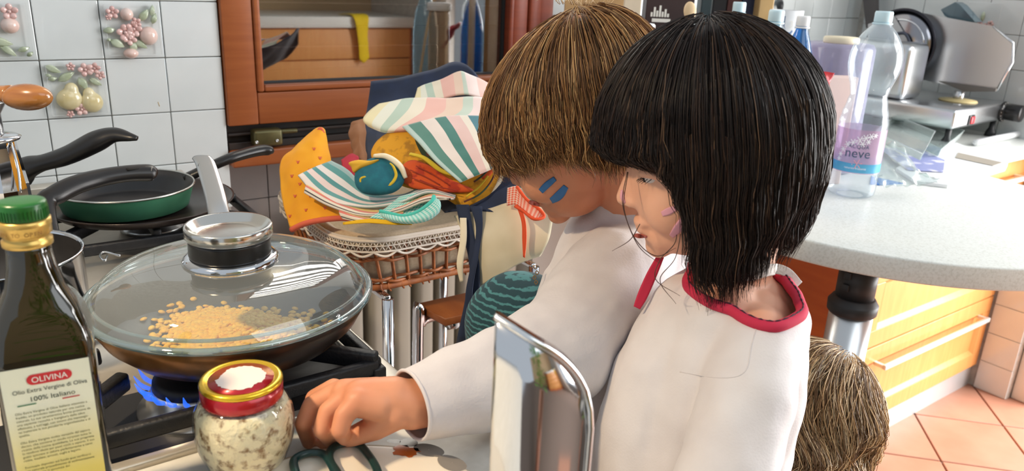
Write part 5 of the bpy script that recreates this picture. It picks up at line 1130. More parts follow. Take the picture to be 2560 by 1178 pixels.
# ------------------------------------------------------------------ clear trays, papers, tube on the counter
mk('white_tray', xf(cat(prism(rr(-.10, .10, -.075, .075, .02), 0, .004, .001), ), np.eye(4)), WHITEPL) if False else None
def flat_on(pts, z, th, nm, mat, lab_, ct_, bev=0.):
    P = [OZ(x, y, z)[:2] for x, y in pts]; return mk(nm, prism([tuple(p) for p in P], z-th, z, bev), mat, label=lab_, cat=ct_, smooth=False)
flat_on([(2240, 420), (2375, 350), (2520, 408), (2514, 420), (2370, 462), (2290, 452)], ZT+.008, .0075, 'white_tray', WHITEPL, 'white plastic tray lying on the counter under the clear trays', 'tray')
flat_on([(2395, 381), (2506, 406), (2482, 414), (2388, 394)], ZT+.0095, .001, 'grey_card', pmat('grey_card_face', (150, 142, 130), .7), 'grey brown strip of card on the white tray', 'card')
pap = flat_on([(2195, 368), (2300, 372), (2362, 400), (2358, 430), (2270, 425)], ZT+.0105, .0008, 'printed_sheet', pmat('violet_print', (140, 146, 192), .5, c2=(214, 212, 230), scale=22, detail=2, lo=.55, hi=.62), 'violet printed sheet with pale clouds under the clear tray', 'paper')
flat_on([(2178, 440), (2260, 458), (2200, 462), (2175, 460)], ZT+.002, .0015, 'blue_card', pmat('blue_card_face', (60, 120, 190), .5), 'blue card poking out beside the bottle foot', 'card')
def open_tray(c4, z0, h, nm, lab_):
    """shallow clear box: floor corners in pixels"""
    t_ = thing(nm, lab_, 'tray', OZ(*c4[0], z0)); P = [OZ(x, y, z0) for x, y in c4]; n = 4; th = .0012
    mk('floor_sheet', (np.vstack([P, np.array(P)-np.array([0, 0, th])]), [(0, 1, 2, 3), (7, 6, 5, 4)]+[(i, 4+i, 4+(i+1) % 4, (i+1) % 4) for i in range(4)]), CLEARS, t_, smooth=False)
    c = np.mean(P, 0)
    for i in range(4):
        a, b = np.array(P[i]), np.array(P[(i+1) % 4]); oa, ob_ = (a-c)*.06, (b-c)*.06; up = np.array([0, 0, h]); q = [a, b, b+ob_+up, a+oa+up]
        nn = np.cross(b-a, up); nn /= np.linalg.norm(nn); Q = np.vstack([q, np.array(q)+nn*th]); mk('side_wall', (Q, [(0, 1, 2, 3), (7, 6, 5, 4)]+[(k, 4+k, 4+(k+1) % 4, (k+1) % 4) for k in range(4)]), CLEARS, t_, smooth=False)
    mk('rim', tube([np.array(p)+(np.array(p)-c)*.06+np.array([0, 0, h]) for p in P], .0014, 6, closed=True), CLEARS, t_)
    return t_
open_tray([(2205, 320), (2250, 295), (2400, 345), (2345, 390)], ZT+.014, .022, 'clear_tray', 'clear plastic tray tilted among the papers in front of the slicer')
open_tray([(2190, 345), (2235, 305), (2330, 345), (2300, 400)], ZT+.040, .018, 'clear_tray', 'upper clear plastic tray stacked nearest the water bottle')
mk('plastic_bag', sheet([[(2185, 360, 1.66), (2220, 355, 1.66), (2260, 375, 1.65)], [(2180, 420, 1.60), (2240, 405, 1.60), (2300, 425, 1.60)], [(2190, 455, 1.565), (2260, 440, 1.575), (2340, 440, 1.585)], [(2200, 468, 1.555), (2270, 462, 1.56), (2348, 460, 1.565)]], 26, 20, .0008, .012, 60), CLEARS, label='crinkled clear plastic bag lying at the near edge of the papers', cat='plastic bag')
tb0, tb1 = OZ(2440, 357, ZT+.010), OZ(2610, 322, ZT+.010)
mk('white_tube', cat(tube([tb0, tb1], .0095, 16), ), WHITEPL, label='thin white plastic tube lying on the counter beside the slicer foot', cat='tube')
mk('wood_handle', tube([kc_+er*.03+eb*.05+np.array([0, 0, -.02]), kc_+er*.06+eb*.05+np.array([0, 0, -.02]), kc_+er*.08+eb*.05+np.array([0, 0, -.02])], [.006, .009, .004], 12, 10), pmat('cream_wood', (226, 206, 160), .5), sl)  # separate wooden handle, parented to the slicer though no part of it

# ------------------------------------------------------------------ opposite side of the kitchen, seen in the window pane
wo = mk('wall_front', box(-1.6, RW+.1, -3.95, -3.85, 0, 2.3), pmat('warm_plaster', (196, 168, 130), .85), smooth=False, kind='structure')
sb = thing('sideboard', 'orange drawer sideboard along the opposite wall, mirrored in the window pane', 'sideboard', (1.9, -3.5, 0))
mk('carcass', box(.9, RW, -3.84, -3.22, .0, .86), ORANGES, sb, smooth=False)
mk('top_board', box(.88, RW, -3.845, -3.18, .862, .93, .004), TABLE, sb)
for i in range(4):
    d_ = mk('drawer', box(.92, RW-.02, -3.22, -3.20, .08+i*.195, .268+i*.195, .003), ORANGE, sb)
mk('yellow_cloth', sheet3(np.array([[(2.0, -3.35, .936), (2.06, -3.35, .936), (2.14, -3.35, .936)], [(2.02, -3.172, .936), (2.07, -3.170, .936), (2.13, -3.172, .936)], [(2.05, -3.165, .80), (2.08, -3.162, .79), (2.12, -3.166, .81)], [(2.06, -3.168, .66), (2.09, -3.165, .64), (2.13, -3.168, .67)]]), 12, 20, .003, .004), pmat('lemon_cloth', (236, 206, 20), .8), label='lemon yellow cloth hanging off the mirrored sideboard', cat='cloth')
pot = thing('reflection_plant', 'leafy green plant added unseen behind the viewer for its green reflections', 'plant', (0, -2.4, 0))  # plant made up to put green reflections into the steel panel
random.seed(8)
mk('pot', clathe([(.12, 0), (.16, .30), (.165, .31), (.15, .31), (.14, .25)], 30, (0, -2.4, .0)), TERRA, pot)
lfp = []
for i in range(170):
    a = random.uniform(0, 6.28); h = random.uniform(.5, 1.9); rr0 = random.uniform(.05, .45); c = np.array([rr0*math.cos(a), -2.4+rr0*math.sin(a), h])
    lfp.append(xf(ell((0, 0, 0), (.11, .04, .004), seg=8, rings=6), TR(c, (math.cos(a), math.sin(a), random.uniform(-.6, .4)), (-math.sin(a), math.cos(a), .2))))
mk('foliage', cat(*lfp), pmat('leaf_green', (70, 140, 40), .4, c2=(110, 176, 60), scale=5), pot)
mk('stem', cat(*[tube([(0, -2.4, .25), (.2*math.cos(a), -2.4+.2*math.sin(a), 1.5)], .008, 6, 6) for a in (0, 1.5, 3, 4.5)]), MATS['stool_wood'], pot)
# ------------------------------------------------------------------ people
def hair_mat(name, rough=.36, tl=.32):
    m, N, L, b = nmat(name); setp(b, rough, spec=.45)
    at = N.new('ShaderNodeAttribute'); at.attribute_name = 'col'; L.new(at.outputs['Color'], b.inputs['Base Color'])
    tr = N.new('ShaderNodeBsdfTranslucent'); L.new(at.outputs['Color'], tr.inputs[0]); mx = N.new('ShaderNodeMixShader'); mx.inputs[0].default_value = tl
    L.new(b.outputs[0], mx.inputs[1]); L.new(tr.outputs[0], mx.inputs[2]); L.new(mx.outputs[0], N['Material Output'].inputs[0]); return m
HAIR = hair_mat('hair_strands')
def strand_mesh(P, rad, cols):
    n, K, _ = P.shape
    T = np.gradient(P, axis=1); T /= np.linalg.norm(T, axis=2)[..., None]+1e-12
    ref = np.random.RandomState(1).normal(size=(n, 1, 3)); A = np.cross(T, np.broadcast_to(ref, T.shape)); A /= np.linalg.norm(A, axis=2)[..., None]+1e-12; B = np.cross(T, A)
    V = np.zeros((n, K, 3, 3))
    for k in range(3):
        a = 2*math.pi*k/3; V[:, :, k] = P+rad[None, :, None]*(math.cos(a)*A+math.sin(a)*B)
    base = (np.arange(n)[:, None, None]*K+np.arange(K-1)[None, :, None])*3; k = np.arange(3)[None, None, :]; k2 = (k+1) % 3
    F = np.stack([base+k, base+k2, base+3+k2, base+3+k], -1).reshape(-1, 4)
    C = np.repeat(cols, K*3, axis=0)
    return V.reshape(-1, 3), F, C
def hair_paths(cfg, n, rs, shell=False):
    K = cfg.get('K', 14)
    if shell:
        nu = 72; ph = np.linspace(-math.pi, math.pi, nu, endpoint=False); th0 = np.full(nu, .01); lay = np.full(nu, cfg['shell']); jl = np.full(nu, .92); dr = np.zeros(nu); n = nu
    else:
        ph = rs.uniform(-math.pi, math.pi, n); th0 = np.arccos(1-rs.uniform(0.0005, .95, n))*.98; lay = rs.uniform(cfg['lay'][0], cfg['lay'][1], n); jl = 1+rs.normal(0, cfg.get('jl', .06), n); dr = rs.normal(0, cfg.get('drift', .06), n)
    L = np.array([cfg['L'](p) for p in ph])*jl; L = np.maximum(L, .0)
    a = np.where(np.cos(ph) > 0, cfg['af'], cfg['ab']); rho = 1/np.sqrt((np.cos(ph)/a)**2+(np.sin(ph)/cfg['b'])**2)
    thm = np.array([cfg['thm'](p) for p in ph]) if 'thm' in cfg else np.full(n, math.pi/2)
    s = np.linspace(0, 1, K)[None, :]; arc1 = (np.maximum(thm-th0, .02)*.095)[:, None]; tot = arc1+L[:, None]; d = s*tot
    th = np.where(d < arc1, th0[:, None]+d/.095, thm[:, None]); hang = np.maximum(d-arc1, 0)
    t2 = hang/np.maximum(L[:, None], 1e-4)
    r = rho[:, None]*np.sin(th)*lay[:, None]*(1-cfg['tuck']*t2**2); z = cfg['h']*np.cos(th)*lay[:, None]-hang
    phi = ph[:, None]+(dr[:, None]+cfg.get('swirl', 0))*s**1.5
    if not shell and cfg.get('wave', 0):
        w = cfg['wave']; f = rs.uniform(1, 3, n)[:, None]; p0 = rs.uniform(0, 6.28, n)[:, None]
        phi = phi+w*8*np.sin(f*s*6+p0)*s; r = r+w*np.sin(f*s*7+p0*1.7)*s; z = z+w*.6*np.cos(f*s*6+p0)*s
    X = r*np.cos(phi); Y = r*np.sin(phi)
    if not shell and 'curl' in cfg:
        am, fq = cfg['curl']; q = rs.normal(0, .15, n)[:, None]; k = s**1.2
        dx = np.sin(Y*fq+z*fq*.6+q)+.5*np.sin(z*fq*1.7+X*fq+q); dy = np.sin(X*fq*.9-z*fq*.7+1.3+q)+.5*np.sin(z*fq*1.4+2+q); dz = np.sin(X*fq*.8+Y*fq*.9+.5+q)
        X = X+am*dx*k; Y = Y+am*dy*k; z = z+am*.6*dz*k
    if 'crown' in cfg:                 # roots gather at the crown, ends keep their place
        k = np.clip(1-th/(math.pi/2), 0, 1)**1.0; X = X+cfg['crown'][0]*k; Y = Y+cfg['crown'][1]*k
    return np.stack([X, Y, z], -1)+np.array(cfg['c0'])
def build_hair(name, M, cfg, n, cols, parent, seed=1, rad=.00042, label=None, extra=None):
    rs = np.random.RandomState(seed); P = hair_paths(cfg, n, rs); c = cols(rs, n, P)
    M = np.asarray(M); P = P @ M[:3, :3].T+M[:3, 3]
    rad_ = np.interp(np.linspace(0, 1, P.shape[1]), [0, .8, 1], [rad, rad, rad*.25])
    V, F, C = strand_mesh(P, rad_, c)
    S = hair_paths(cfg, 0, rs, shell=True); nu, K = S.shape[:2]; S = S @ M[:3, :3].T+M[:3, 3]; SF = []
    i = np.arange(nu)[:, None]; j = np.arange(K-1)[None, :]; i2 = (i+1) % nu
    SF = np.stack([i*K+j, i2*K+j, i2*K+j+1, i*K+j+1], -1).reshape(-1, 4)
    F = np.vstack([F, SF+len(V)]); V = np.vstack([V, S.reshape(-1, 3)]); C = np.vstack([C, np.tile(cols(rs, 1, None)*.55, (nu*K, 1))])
    o = mk(name, (V, F), HAIR, parent, label=label); ca = o.data.color_attributes.new('col', 'FLOAT_COLOR', 'POINT')
    ca.data.foreach_set('color', np.hstack([C, np.ones((len(C), 1))]).astype(np.float32).ravel()); return o
def mixcols(pal, w):
    pal = np.array([lin(c)[:3] for c in pal])
    def f(rs, n, P):
        if P is None: return pal[:1]
        idx = rs.choice(len(pal), n, p=w); return pal[idx]*rs.uniform(.8, 1.2, (n, 1))
    return f
def head_M(nose_px, t, az, pitch, roll=0., s=1., nose=(.1, 0, -.032)):
    f = np.array([math.cos(pitch)*math.cos(az), math.cos(pitch)*math.sin(az), -math.sin(pitch)]); l = np.array([-math.sin(az), math.cos(az), 0.]); u = np.cross(f, l)
    l2 = math.cos(roll)*l+math.sin(roll)*u; u2 = np.cross(f, l2); M = np.eye(4); M[:3, 0] = f*s; M[:3, 1] = l2*s; M[:3, 2] = u2*s
    M[:3, 3] = D(*nose_px, t)-M[:3, :3] @ np.array(nose); return M
def head_parts(M):
    e = lambda c, r: xf(ell(c, r, seg=24, rings=14), M)
    k = lambda a, ra, b, rb: xf(cap(a, ra, b, rb), M)
    P = [e((-.006, 0, .028), (.088, .073, .078)), e((.030, 0, -.018), (.060, .058, .070)), e((.036, 0, -.060), (.042, .046, .036)),
         e((.050, .030, -.036), (.031, .028, .030)), e((.050, -.030, -.036), (.031, .028, .030)), e((.068, 0, -.084), (.014, .018, .012)), e((.060, 0, -.070), (.022, .030, .020)),
         k((.080, 0, .004), .006, (.0955, 0, -.029), .0085), e((.088, .009, -.033), (.009, .006, .0055)), e((.088, -.009, -.033), (.009, .006, .0055)),
         e((.0800, 0, -.0545), (.0105, .019, .0055)), e((.0785, 0, -.0635), (.0105, .016, .006)), e((.066, 0, .022), (.022, .050, .022)),
         e((-.008, .072, -.012), (.017, .007, .027)), e((-.008, -.072, -.012), (.017, .007, .027))]
    return P
def cut(VF, p, n):
    """open a remeshed skin along a plane; returns the mesh and its rim as an ordered loop"""
    V, F = VF; F = np.asarray(F); keep = ((V-np.array(p)) @ np.array(n)) < 0
    F = F[keep[F].all(1)]; used = np.unique(F); idx = -np.ones(len(V), int); idx[used] = np.arange(len(used)); V = V[used]; F = idx[F]
    E = {}
    for f in F:
        for k in range(4): a, b = f[k], f[(k+1) % 4]; E[(min(a, b), max(a, b))] = E.get((min(a, b), max(a, b)), 0)+1
    adj = {}
    for (a, b), c in E.items():
        if c == 1: adj.setdefault(a, []).append(b); adj.setdefault(b, []).append(a)
    loops = []; seen = set()
    for s in list(adj):
        if s in seen: continue
        loop = [s]; seen.add(s); cur = s
        while True:
            nx = [q for q in adj[cur] if q not in seen]
            if not nx: break
            cur = nx[0]; seen.add(cur); loop.append(cur)
        loops.append(loop)
    loops.sort(key=len, reverse=True); L = V[loops[0]].copy()
    for _ in range(12): L = .5*L+.25*(np.roll(L, 1, 0)+np.roll(L, -1, 0))
    V[loops[0]] = L
    return (V, F), L
def folds(VF, amp, sc, stretch=(1, 1, 1), seed=0., amp2=0., sc2=60):
    N = vnormals(*VF); V = ndisp(VF[0], N, amp, sc, stretch, seed)
    if amp2: V = ndisp(V, N, amp2, sc2, (1, 1, 1), seed+3)
    return V, VF[1]

# ---- the dark-haired child
girl = thing('person', 'child with a dark bob in a white top with raspberry neckline, gazing left', 'person', (.45, -1.12, 0))
MG = head_M((1550, 503), .705, math.radians(141), math.radians(13), 0., .935)
neck0 = (MG @ np.array([-.022, 0, -.05, 1]))[:3]; gsh = D(1800, 770, .735)
gt = []
gb_l, gb_b = [(1885, 800, .725), (1860, 1000, .725), (1800, 1200, .725)], [.044, .046, .048]
gf_l, gf_b = [(1735, 815, .725), (1670, 950, .725), (1628, 1100, .725), (1622, 1220, .725)], [.045, .048, .050, .050]
gt += chain([D(*p) for p in gb_l], gb_b)+chain([D(*p) for p in gf_l], gf_b)
gt += chain([D(1870, 800, .80), D(1830, 1000, .81), D(1780, 1200, .81)], [.044, .046, .048])+chain([D(1725, 815, .80), D(1670, 950, .81), D(1640, 1200, .81)], [.042, .046, .048])
gt += chain([D(1800, 800, .70), D(1760, 1000, .70), D(1715, 1220, .70)], [.042, .048, .050])
arm_g = [D(1890, 840, .675), D(1872, 1000, .635), D(1792, 1230, .600)]
armr = [.036, .034, .031]
hipc = D(1700, 1260, .77); hz = hipc[2]
def down(p, z): return np.array([p[0], p[1], z])
legs_g = []
for sx in (-.045, .045):
    hp_ = hipc+np.array([CR[0]*0+CF[0], CF[1], 0])*sx*1.2
    legs_g += chain([down(hp_, .62), down(hp_+np.array([-.02, .01, 0]), .34), down(hp_+np.array([.0, 0, 0]), .06)], [.062, .046, .036])+[cap(down(hp_, .028), .026, down(hp_, .028)+np.array([-.09, .06, -.004]), .022)]
pelv = [cap(down(hipc, .78), .085, down(hipc, .64), .088)]
forearm = chain([arm_g[2], arm_g[2]+np.array([-.01, .02, -.15])], [.028, .022])
gw = arm_g[2]+np.array([-.012, .022, -.17]); ghand = [ell(gw, (.014, .022, .026))]+[cap(gw+np.array([0, .011*(i-1.5), -.015]), .0075, gw+np.array([-.008, .011*(i-1.5), -.055+.004*abs(i-1.5)]), .006) for i in range(4)]+[cap(gw+np.array([-.008, .02, 0]), .008, gw+np.array([-.02, .03, -.03]), .0065)]
neck = [cap(neck0, .036, gsh+np.array([0, 0, .005]), .040), cap(gsh, .036, D(1885, 815, .70), .036), cap(gsh, .034, D(1740, 815, .78), .036)]
def shrink(parts, d): return parts
gskin = blob(head_parts(MG)+neck+gt+chain(arm_g, [r-.006 for r in armr])+forearm+ghand+pelv+legs_g, .0026, 7)
mk('body', gskin, SKIN, girl)
gb_bvh = bvh(gskin)
def grow(chains, d):
    out = []
    for pts, rads in chains: out += chain(pts, [r+d for r in rads])
    return out
d_ = .0055
sh_parts = grow([([D(*p) for p in gb_l], gb_b), ([D(*p) for p in gf_l], gf_b), ([D(1870, 800, .80), D(1830, 1000, .81), D(1780, 1200, .81)], [.044, .046, .048]), ([D(1725, 815, .80), D(1670, 950, .81), D(1640, 1200, .81)], [.042, .046, .048]), ([D(1800, 800, .70), D(1760, 1000, .70), D(1715, 1220, .70)], [.042, .048, .050]), (arm_g, armr), ([arm_g[2], arm_g[2]+np.array([-.008, .015, -.12])], [.031, .027])], d_)
sh_parts += [cap(gsh, .046, D(1885, 815, .70), .046), cap(gsh, .044, D(1740, 815, .78), .046), cap(down(hipc, .80), .095, down(hipc, .66), .10)]
gs_ = folds(blob(sh_parts, .0036, 6), .0065, 15, (1, 1, .5), 2., .002, 42)
pA, pB, pC = D(1700, 660, .73), D(1895, 772, .655), D(2015, 640, .75)
nn_ = np.cross(pB-pA, pC-pA); nn_ /= np.linalg.norm(nn_); nn_ = nn_ if nn_[2] > 0 else -nn_
gs_, rim = cut(gs_, pA, nn_)
shg = mk('shirt', gs_, SHIRT, girl, label='white long-sleeved top')
rim_s = rim[np.linspace(0, len(rim)-1, 90).astype(int)]
mk('neck_band', tube(rim_s+nn_*.001, .0052, 10, closed=True, flat=1.0), BAND, shg)
mk('overlock_stitch', tube([p+nn_*(.006+.0006*(-1)**i)+0 for i, p in enumerate(rim_s)], .0008, 5, closed=True), DKSTITCH, shg)
sbv = bvh(gs_)
mk('sleeve_seam', tube([np.array(v) for v in decal(sbv, [(1900, 790), (1880, 860), (1862, 930), (1800, 945), (1700, 930)], [.3]*5, 30, 3, .0004, .68)[0][30:60]], .0004, 5), SHIRT, shg)
mk('raglan_stripe', decal(sbv, [(1652, 640), (1628, 690), (1606, 740), (1592, 770)], [9, 13, 13, 9], 20, 6, .0010, .72), BAND, shg)
mk('trousers', blob(grow([([down(hipc+np.array([0, 0, 0]), .66), down(hipc, .60)], [.092, .086])], .006)+legs_g[:2]+legs_g[3:5]+[cap(down(hipc+np.array([CF[0], CF[1], 0])*sx*1.2, .62), .070, down(hipc+np.array([CF[0], CF[1], 0])*sx*1.2, .07), .048) for sx in (-.045, .045)], .005, 4), pmat('grey_leggings', (96, 96, 104), .9), girl)
mk('undershirt_lace', decal(gb_bvh, [(1790, 712), (1850, 690), (1920, 672), (1965, 680), (1998, 712)], [16, 18, 14, 12, 10], 40, 10, .0025, .70, .002), pmat('lace_vest', (222, 218, 214), .95, bump=.8, bscale=160), girl)
mk('lips', decal(gb_bvh, [(1584, 588), (1598, 590), (1618, 592)], [3.5, 6, 2], 12, 5, .0004, .69), LIPS, girl)
mk('cheek_paint', decal(gb_bvh, [(1655, 535), (1672, 528), (1690, 520)], [6, 9, 6], 12, 6, .0004, .68), PINKP, girl)
mk('cheek_paint', decal(gb_bvh, [(1678, 590), (1695, 570), (1708, 545)], [6, 11, 6], 12, 6, .0004, .68), PINKP, girl)
mk('nose_paint', decal(gb_bvh, [(1556, 475), (1556, 492), (1562, 508)], [3, 5, 3], 10, 4, .0004, .69), PINKP, girl)
def eye(M, y, parent):
    c = lambda p: (np.asarray(M) @ np.array([*p, 1]))[:3]
    mk('eyeball', xf(ell((.0675, y, -.004), (.0095, .0125, .0075), seg=18, rings=12), M), EYEW, parent)
    mk('iris', xf(ell((.0745, y+.001*np.sign(y), -.005), (.0032, .0048, .0048), seg=14, rings=10), M), EYED, parent)
    mk('eyelid', xf(tube([(.062, y+.0145*np.sign(y), -.004), (.0705, y+.010*np.sign(y), .0005), (.0755, y, .0005), (.0765, y-.010*np.sign(y), -.001)], [.002, .0042, .0048, .002], 8, 16), M), SKIN, parent)
    mk('eyelashes', xf(cat(*[tube([(.0775-.00045*i*i, y+(i*.003)*np.sign(y), -.0036), (.0835-.00040*i*i, y+(i*.0036)*np.sign(y), -.0065)], [.0005, .0002], 4) for i in range(-2, 5)]), M), EYED, parent)
eye(MG, .031, girl); eye(MG, -.031, girl)
def Lg(p):
    a = abs(math.degrees(p))
    return float(np.interp(a, [0, 56, 66, 76, 95, 130, 180], [.016, .018, .045, .118, .124, .096, .080]))
cfgg = dict(c0=(0, 0, 0), af=.102, ab=.099, b=.088, h=.102, L=Lg, tuck=.24, lay=(.93, 1.03), shell=.92, jl=.08, drift=.05, wave=.0012, curl=(.0022, 130), K=16)
gcol = mixcols([(34, 26, 24), (48, 36, 31), (66, 47, 38), (120, 92, 70)], [.42, .36, .17, .05])
MGH = head_M((1550, 503), .705, math.radians(134), math.radians(8), 0., 1.0); MGH[:3, 3] = D(1778, 336, PJ((MG @ np.array([-.004, 0, .026, 1]))[:3])[2])
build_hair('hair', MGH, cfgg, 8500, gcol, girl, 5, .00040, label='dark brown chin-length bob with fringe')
wis = []
for l in [[(1570, 430), (1560, 520), (1590, 600), (1640, 640), (1690, 620)], [(1568, 430), (1556, 500), (1570, 560), (1600, 620), (1650, 660)], [(1640, 430), (1680, 520), (1690, 600), (1650, 650), (1640, 700), (1700, 740)], [(1660, 430), (1700, 540), (1690, 640), (1650, 700), (1690, 760)], [(1600, 560), (1575, 600), (1530, 628)]]:
    wis.append(tube([D(x, y, .665) for x, y in l], [.0004]*(len(l)-1)+[.00015], 5, 40))
mk('loose_strands', cat(*wis), pmat('loose_hair', (78, 50, 40), .4), girl)

# ---- the blond child reaching over the worktop
boy = thing('person', 'blond bowl-cut child with blue cheek stripes reaching an arm to the worktop', 'person', (.45, -.82, 0))
MBy = head_M((1288, 455), .865, math.radians(124), math.radians(30), math.radians(-4), 1.0)
bneck = (MBy @ np.array([-.03, 0, -.05, 1]))[:3]; bsh = D(1590, 610, .90)
bt_ = [([D(1540, 630, .89), D(1500, 760, .89), D(1510, 1000, .92), D(1530, 1150, .94)], [.058, .070, .078, .08]), ([D(1620, 640, .93), D(1600, 800, .95), D(1590, 1100, .97)], [.055, .068, .075])]
barm = ([D(1545, 690, .83), D(1400, 870, .745), D(1250, 950, .69), D(1030, 1012, .640)], [.050, .041, .034, .023])
W_ = D(1015, 1000, .638)
tip = lambda x, y, z=.0085: OZ(x, y, ZT+z)
tz = PJ(tip(835, 1100))[2]
hand = [cap(barm[0][3], .021, D(985, 1000, .634), .019), cap(D(985, 998, .634), .019, D(905, 996, .630), .0165), cap(D(940, 990, .64), .016, D(865, 982, .642), .012), cap(D(950, 1012, .624), .014, D(892, 1004, .619), .0115)]
def finger(p, r): return chain([np.array(q) for q in p], r)
hand += finger([D(858, 978, .647), D(780, 1012, .650), D(758, 1060, .646), tip(772, 1106)], [.0105, .0080, .0073, .0062])
hand += finger([D(876, 990, .633), D(820, 1028, .630), D(805, 1074, .627), tip(836, 1112)], [.0105, .0080, .0074, .0062])
hand += finger([D(898, 1002, .618), D(860, 1038, .613), D(850, 1076, .611), tip(870, 1108)], [.0105, .0080, .0074, .0060])
hand += finger([D(835, 975, .658), D(785, 995, .665), D(772, 1040, .665), tip(790, 1085)], [.010, .0075, .0068, .0058])
hand += finger([D(990, 1030, .630), D(940, 1068, .636), D(885, 1090, .644), tip(810, 1106)], [.015, .011, .0088, .0066])
thigh = [D(1500, 1130, .99), D(1300, 815, .985)]
ank = np.array([s0[0]*0+thigh[1][0]+.03, thigh[1][1]+.06, .66])
knee_leg = chain([thigh[0], thigh[1], down(thigh[1]+np.array([.05, .10, 0]), .66)], [.072, .062, .034])
stand_leg = chain([down(thigh[0]+np.array([.06, 0, 0]), .70), down(thigh[0]+np.array([.06, 0, 0]), .38), down(thigh[0]+np.array([.06, 0, 0]), .06)], [.07, .05, .034])+[cap(down(thigh[0]+np.array([.06, 0, 0]), .027), .025, down(thigh[0]+np.array([-.02, .06, 0]), .024), .021)]
kf = down(thigh[1]+np.array([.05, .10, 0]), .635)
bskin = blob(head_parts(MBy)+[cap(bneck, .036, bsh, .040), cap(bsh, .04, D(1545, 680, .85), .038)]+chain(*bt_[0])+chain(*bt_[1])+chain(barm[0], [r-.005 for r in barm[1][:-1]]+[.021])+hand+knee_leg+stand_leg+[cap(kf, .024, kf+np.array([-.06, .05, 0]), .02)], .0019, 4)
mk('body', bskin, SKINB, boy)
bbv = bvh(bskin)
bs_parts = grow([bt_[0], bt_[1]], .006)+[cap(bsh, .050, D(1545, 680, .85), .052), cap(bneck+(bsh-bneck)*.55, .043, bsh, .052)]+chain(barm[0][:3]+[D(1030, 1012, .640), D(950, 1034, .625)], [.056, .053, .046, .0315, .030])
bshirt = folds(blob(bs_parts, .0036, 8), .006, 14, (1, 1, 1), 7., .002, 45)
cn = D(1000, 1021, .634)-D(1060, 1003, .646); cn /= np.linalg.norm(cn)
bshirt, crim = cut(bshirt, D(1022, 1015, .638), cn)
neckn = bneck-bsh; neckn /= np.linalg.norm(neckn)
shb = mk('shirt', bshirt, SHIRTB, boy, label='white fleece pullover')
mk('cuff_edge', tube(crim[np.linspace(0, len(crim)-1, 60).astype(int)], .0016, 8, closed=True), SHIRTB, shb)
shbv = bvh(bshirt)
for i, (x, y) in enumerate([(1338, 668), (1342, 682), (1336, 694), (1340, 706)]):
    mk('chest_motif', decal(shbv, [(x-4, y), (x, y-5), (x+4, y), (x, y+5), (x-4, y)], [1.2]*5, 16, 3, .0008, .86), pmat('motif_ink', (120, 96, 60), .7) if 'motif_ink' not in MATS else MATS['motif_ink'], shb)
tm, N_, L2, b_ = nmat('ripple_corduroy'); setp(b_, .9, sheen=.1)
tc = N_.new('ShaderNodeTexCoord'); wv = N_.new('ShaderNodeTexWave'); wv.inputs['Scale'].default_value = 46; wv.inputs['Distortion'].default_value = 3.5; wv.inputs['Detail'].default_value = 2; wv.inputs['Detail Scale'].default_value = 2; wv.bands_direction = 'Z'
rp = N_.new('ShaderNodeValToRGB'); rp.color_ramp.elements[0].position = .62; rp.color_ramp.elements[0].color = lin((26, 62, 72)); rp.color_ramp.elements[1].position = .9; rp.color_ramp.elements[1].color = lin((70, 128, 134))
L2.new(tc.outputs['Object'], wv.inputs['Vector']); L2.new(wv.outputs['Fac'], rp.inputs[0]); L2.new(rp.outputs[0], b_.inputs['Base Color'])
mk('trousers', folds(blob(chain([thigh[0], thigh[1], down(thigh[1]+np.array([.05, .10, 0]), .67)], [.084, .073, .05])+chain([down(thigh[0]+np.array([.06, 0, 0]), .74), down(thigh[0]+np.array([.06, 0, 0]), .08)], [.085, .05]), .005, 6), .003, 20), tm, boy, label='teal rippled trousers')
mk('cheek_stripe', decal(bbv, [(1352, 478), (1368, 462), (1388, 446)], [7, 8, 6], 16, 6, .0005, .85), BLUEP, boy)
mk('cheek_stripe', decal(bbv, [(1378, 502), (1398, 488), (1415, 466)], [7, 11, 7], 16, 6, .0005, .85), BLUEP, boy)
mk('lips', decal(bbv, [(1322, 505), (1335, 508), (1348, 512)], [4, 6, 3], 12, 5, .0005, .86), LIPS, boy)
eye(MBy, .031, boy); eye(MBy, -.031, boy)
# hair hangs from a crown set back on the head
MH = head_M((1288, 455), .865, math.radians(124), math.radians(20), math.radians(-4), 1.0); _q = PJ((MBy @ np.array([-.004, 0, .024, 1]))[:3]); MH[:3, 3] = D(_q[0], _q[1]+32, _q[2])
def Lb_(p):
    a = abs(math.degrees(p)); return float(np.interp(a, [0, 40, 70, 90, 110, 140, 180], [.036, .038, .032, .034, .050, .060, .060]))
cfgb = dict(c0=(0, 0, 0), af=.102, ab=.104, b=.088, h=.097, L=Lb_, tuck=.10, lay=(.93, 1.04), shell=.92, jl=.14, drift=.10, wave=.0022, crown=(-.035, 0), K=14, curl=(.003, 120))
bcol = mixcols([(112, 78, 52), (146, 104, 66), (184, 138, 88), (216, 178, 124)], [.30, .32, .24, .14])
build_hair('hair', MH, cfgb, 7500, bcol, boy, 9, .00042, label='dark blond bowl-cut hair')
rs_ = np.random.RandomState(3); cw = MH @ np.array([-.04, 0, .10, 1]); fly = []
for i in range(46):
    a = rs_.uniform(0, 6.28); l = rs_.uniform(.012, .035); d = np.array([math.cos(a), math.sin(a), rs_.uniform(.1, .9)]); p = cw[:3]+np.array([math.cos(a), math.sin(a), 0])*rs_.uniform(.0, .03); q = p+d*l*.5+np.array([0, 0, .006]); e = p+d*l+np.array([rs_.normal(0, .008), rs_.normal(0, .008), -.002])
    fly.append(tube([p, q, e], [.0004, .0003, .0001], 3, 8))
mk('flyaway_hair', cat(*fly), pmat('flyaway', (206, 176, 136), .4), boy)

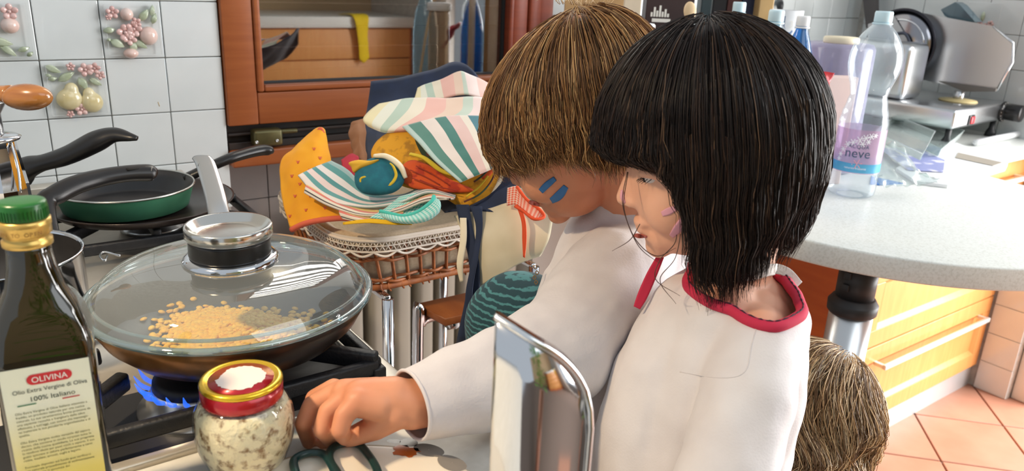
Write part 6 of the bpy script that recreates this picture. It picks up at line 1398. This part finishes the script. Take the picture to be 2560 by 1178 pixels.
# ---- the small child seen from above
kid = thing('person', 'small child with tousled sandy hair, only the head showing by the table leg', 'person', (.80, -1.05, 0))
hc3 = D(1985, 1078, 1.02)
MK = np.eye(4); az3 = math.radians(150); MK[:3, :3] = np.array([[math.cos(az3), -math.sin(az3), 0], [math.sin(az3), math.cos(az3), 0], [0, 0, 1]]); MK[:3, 3] = hc3
kb_ = down(hc3+np.array([.01, -.02, 0]), hc3[2]-.20)
kskin = blob(head_parts(MK)+[cap(hc3+np.array([0, 0, -.06]), .034, kb_+np.array([0, 0, .06]), .036)]+chain([kb_+np.array([0, 0, .02]), down(kb_, .34)], [.075, .07])+[cap(kb_+CR*.06*sgn+np.array([0, 0, .02]), .034, down(kb_+CR*.10*sgn, .33), .026) for sgn in (-1, 1)]+[cap(down(kb_+CR*.035*sgn, .30), .05, down(kb_+CR*.04*sgn, .05), .036) for sgn in (-1, 1)]+[cap(down(kb_+CR*.04*sgn, .026), .024, down(kb_+CR*.04*sgn+np.array([-.06, .04, 0]), .022), .02) for sgn in (-1, 1)], .0045, 5)
mk('body', kskin, SKIN, kid)
ks = folds(blob(chain([kb_+np.array([0, 0, .02]), down(kb_, .36)], [.084, .082])+[cap(kb_+CR*.065*sgn+np.array([0, 0, .03]), .044, down(kb_+CR*.11*sgn, .38), .036) for sgn in (-1, 1)], .005, 6), .004, 18)
mk('shirt', ks, SHIRT, kid, label='white shirt')
mk('trousers', blob([cap(down(kb_, .34), .082, down(kb_, .30), .08)]+[cap(down(kb_+CR*.035*sgn, .30), .058, down(kb_+CR*.04*sgn, .06), .044) for sgn in (-1, 1)], .005, 5), MATS['grey_leggings'], kid)
cfgk = dict(c0=(-.004, 0, .026), af=.096, ab=.100, b=.086, h=.092, L=lambda p: float(np.interp(abs(math.degrees(p)), [0, 60, 100, 180], [.02, .03, .05, .07])), tuck=.12, lay=(.94, 1.13), shell=.93, jl=.3, drift=.4, swirl=.7, wave=.005, curl=(.016, 62), crown=(0, 0), K=16)
kcol = mixcols([(122, 92, 64), (170, 134, 94), (216, 184, 138), (238, 218, 182)], [.30, .28, .26, .16])
upk = np.array([0, 0, .78])+CR*.50+CF*.25; MKH = TR(hc3, np.cross((0, 1, 0), upk), az=upk)
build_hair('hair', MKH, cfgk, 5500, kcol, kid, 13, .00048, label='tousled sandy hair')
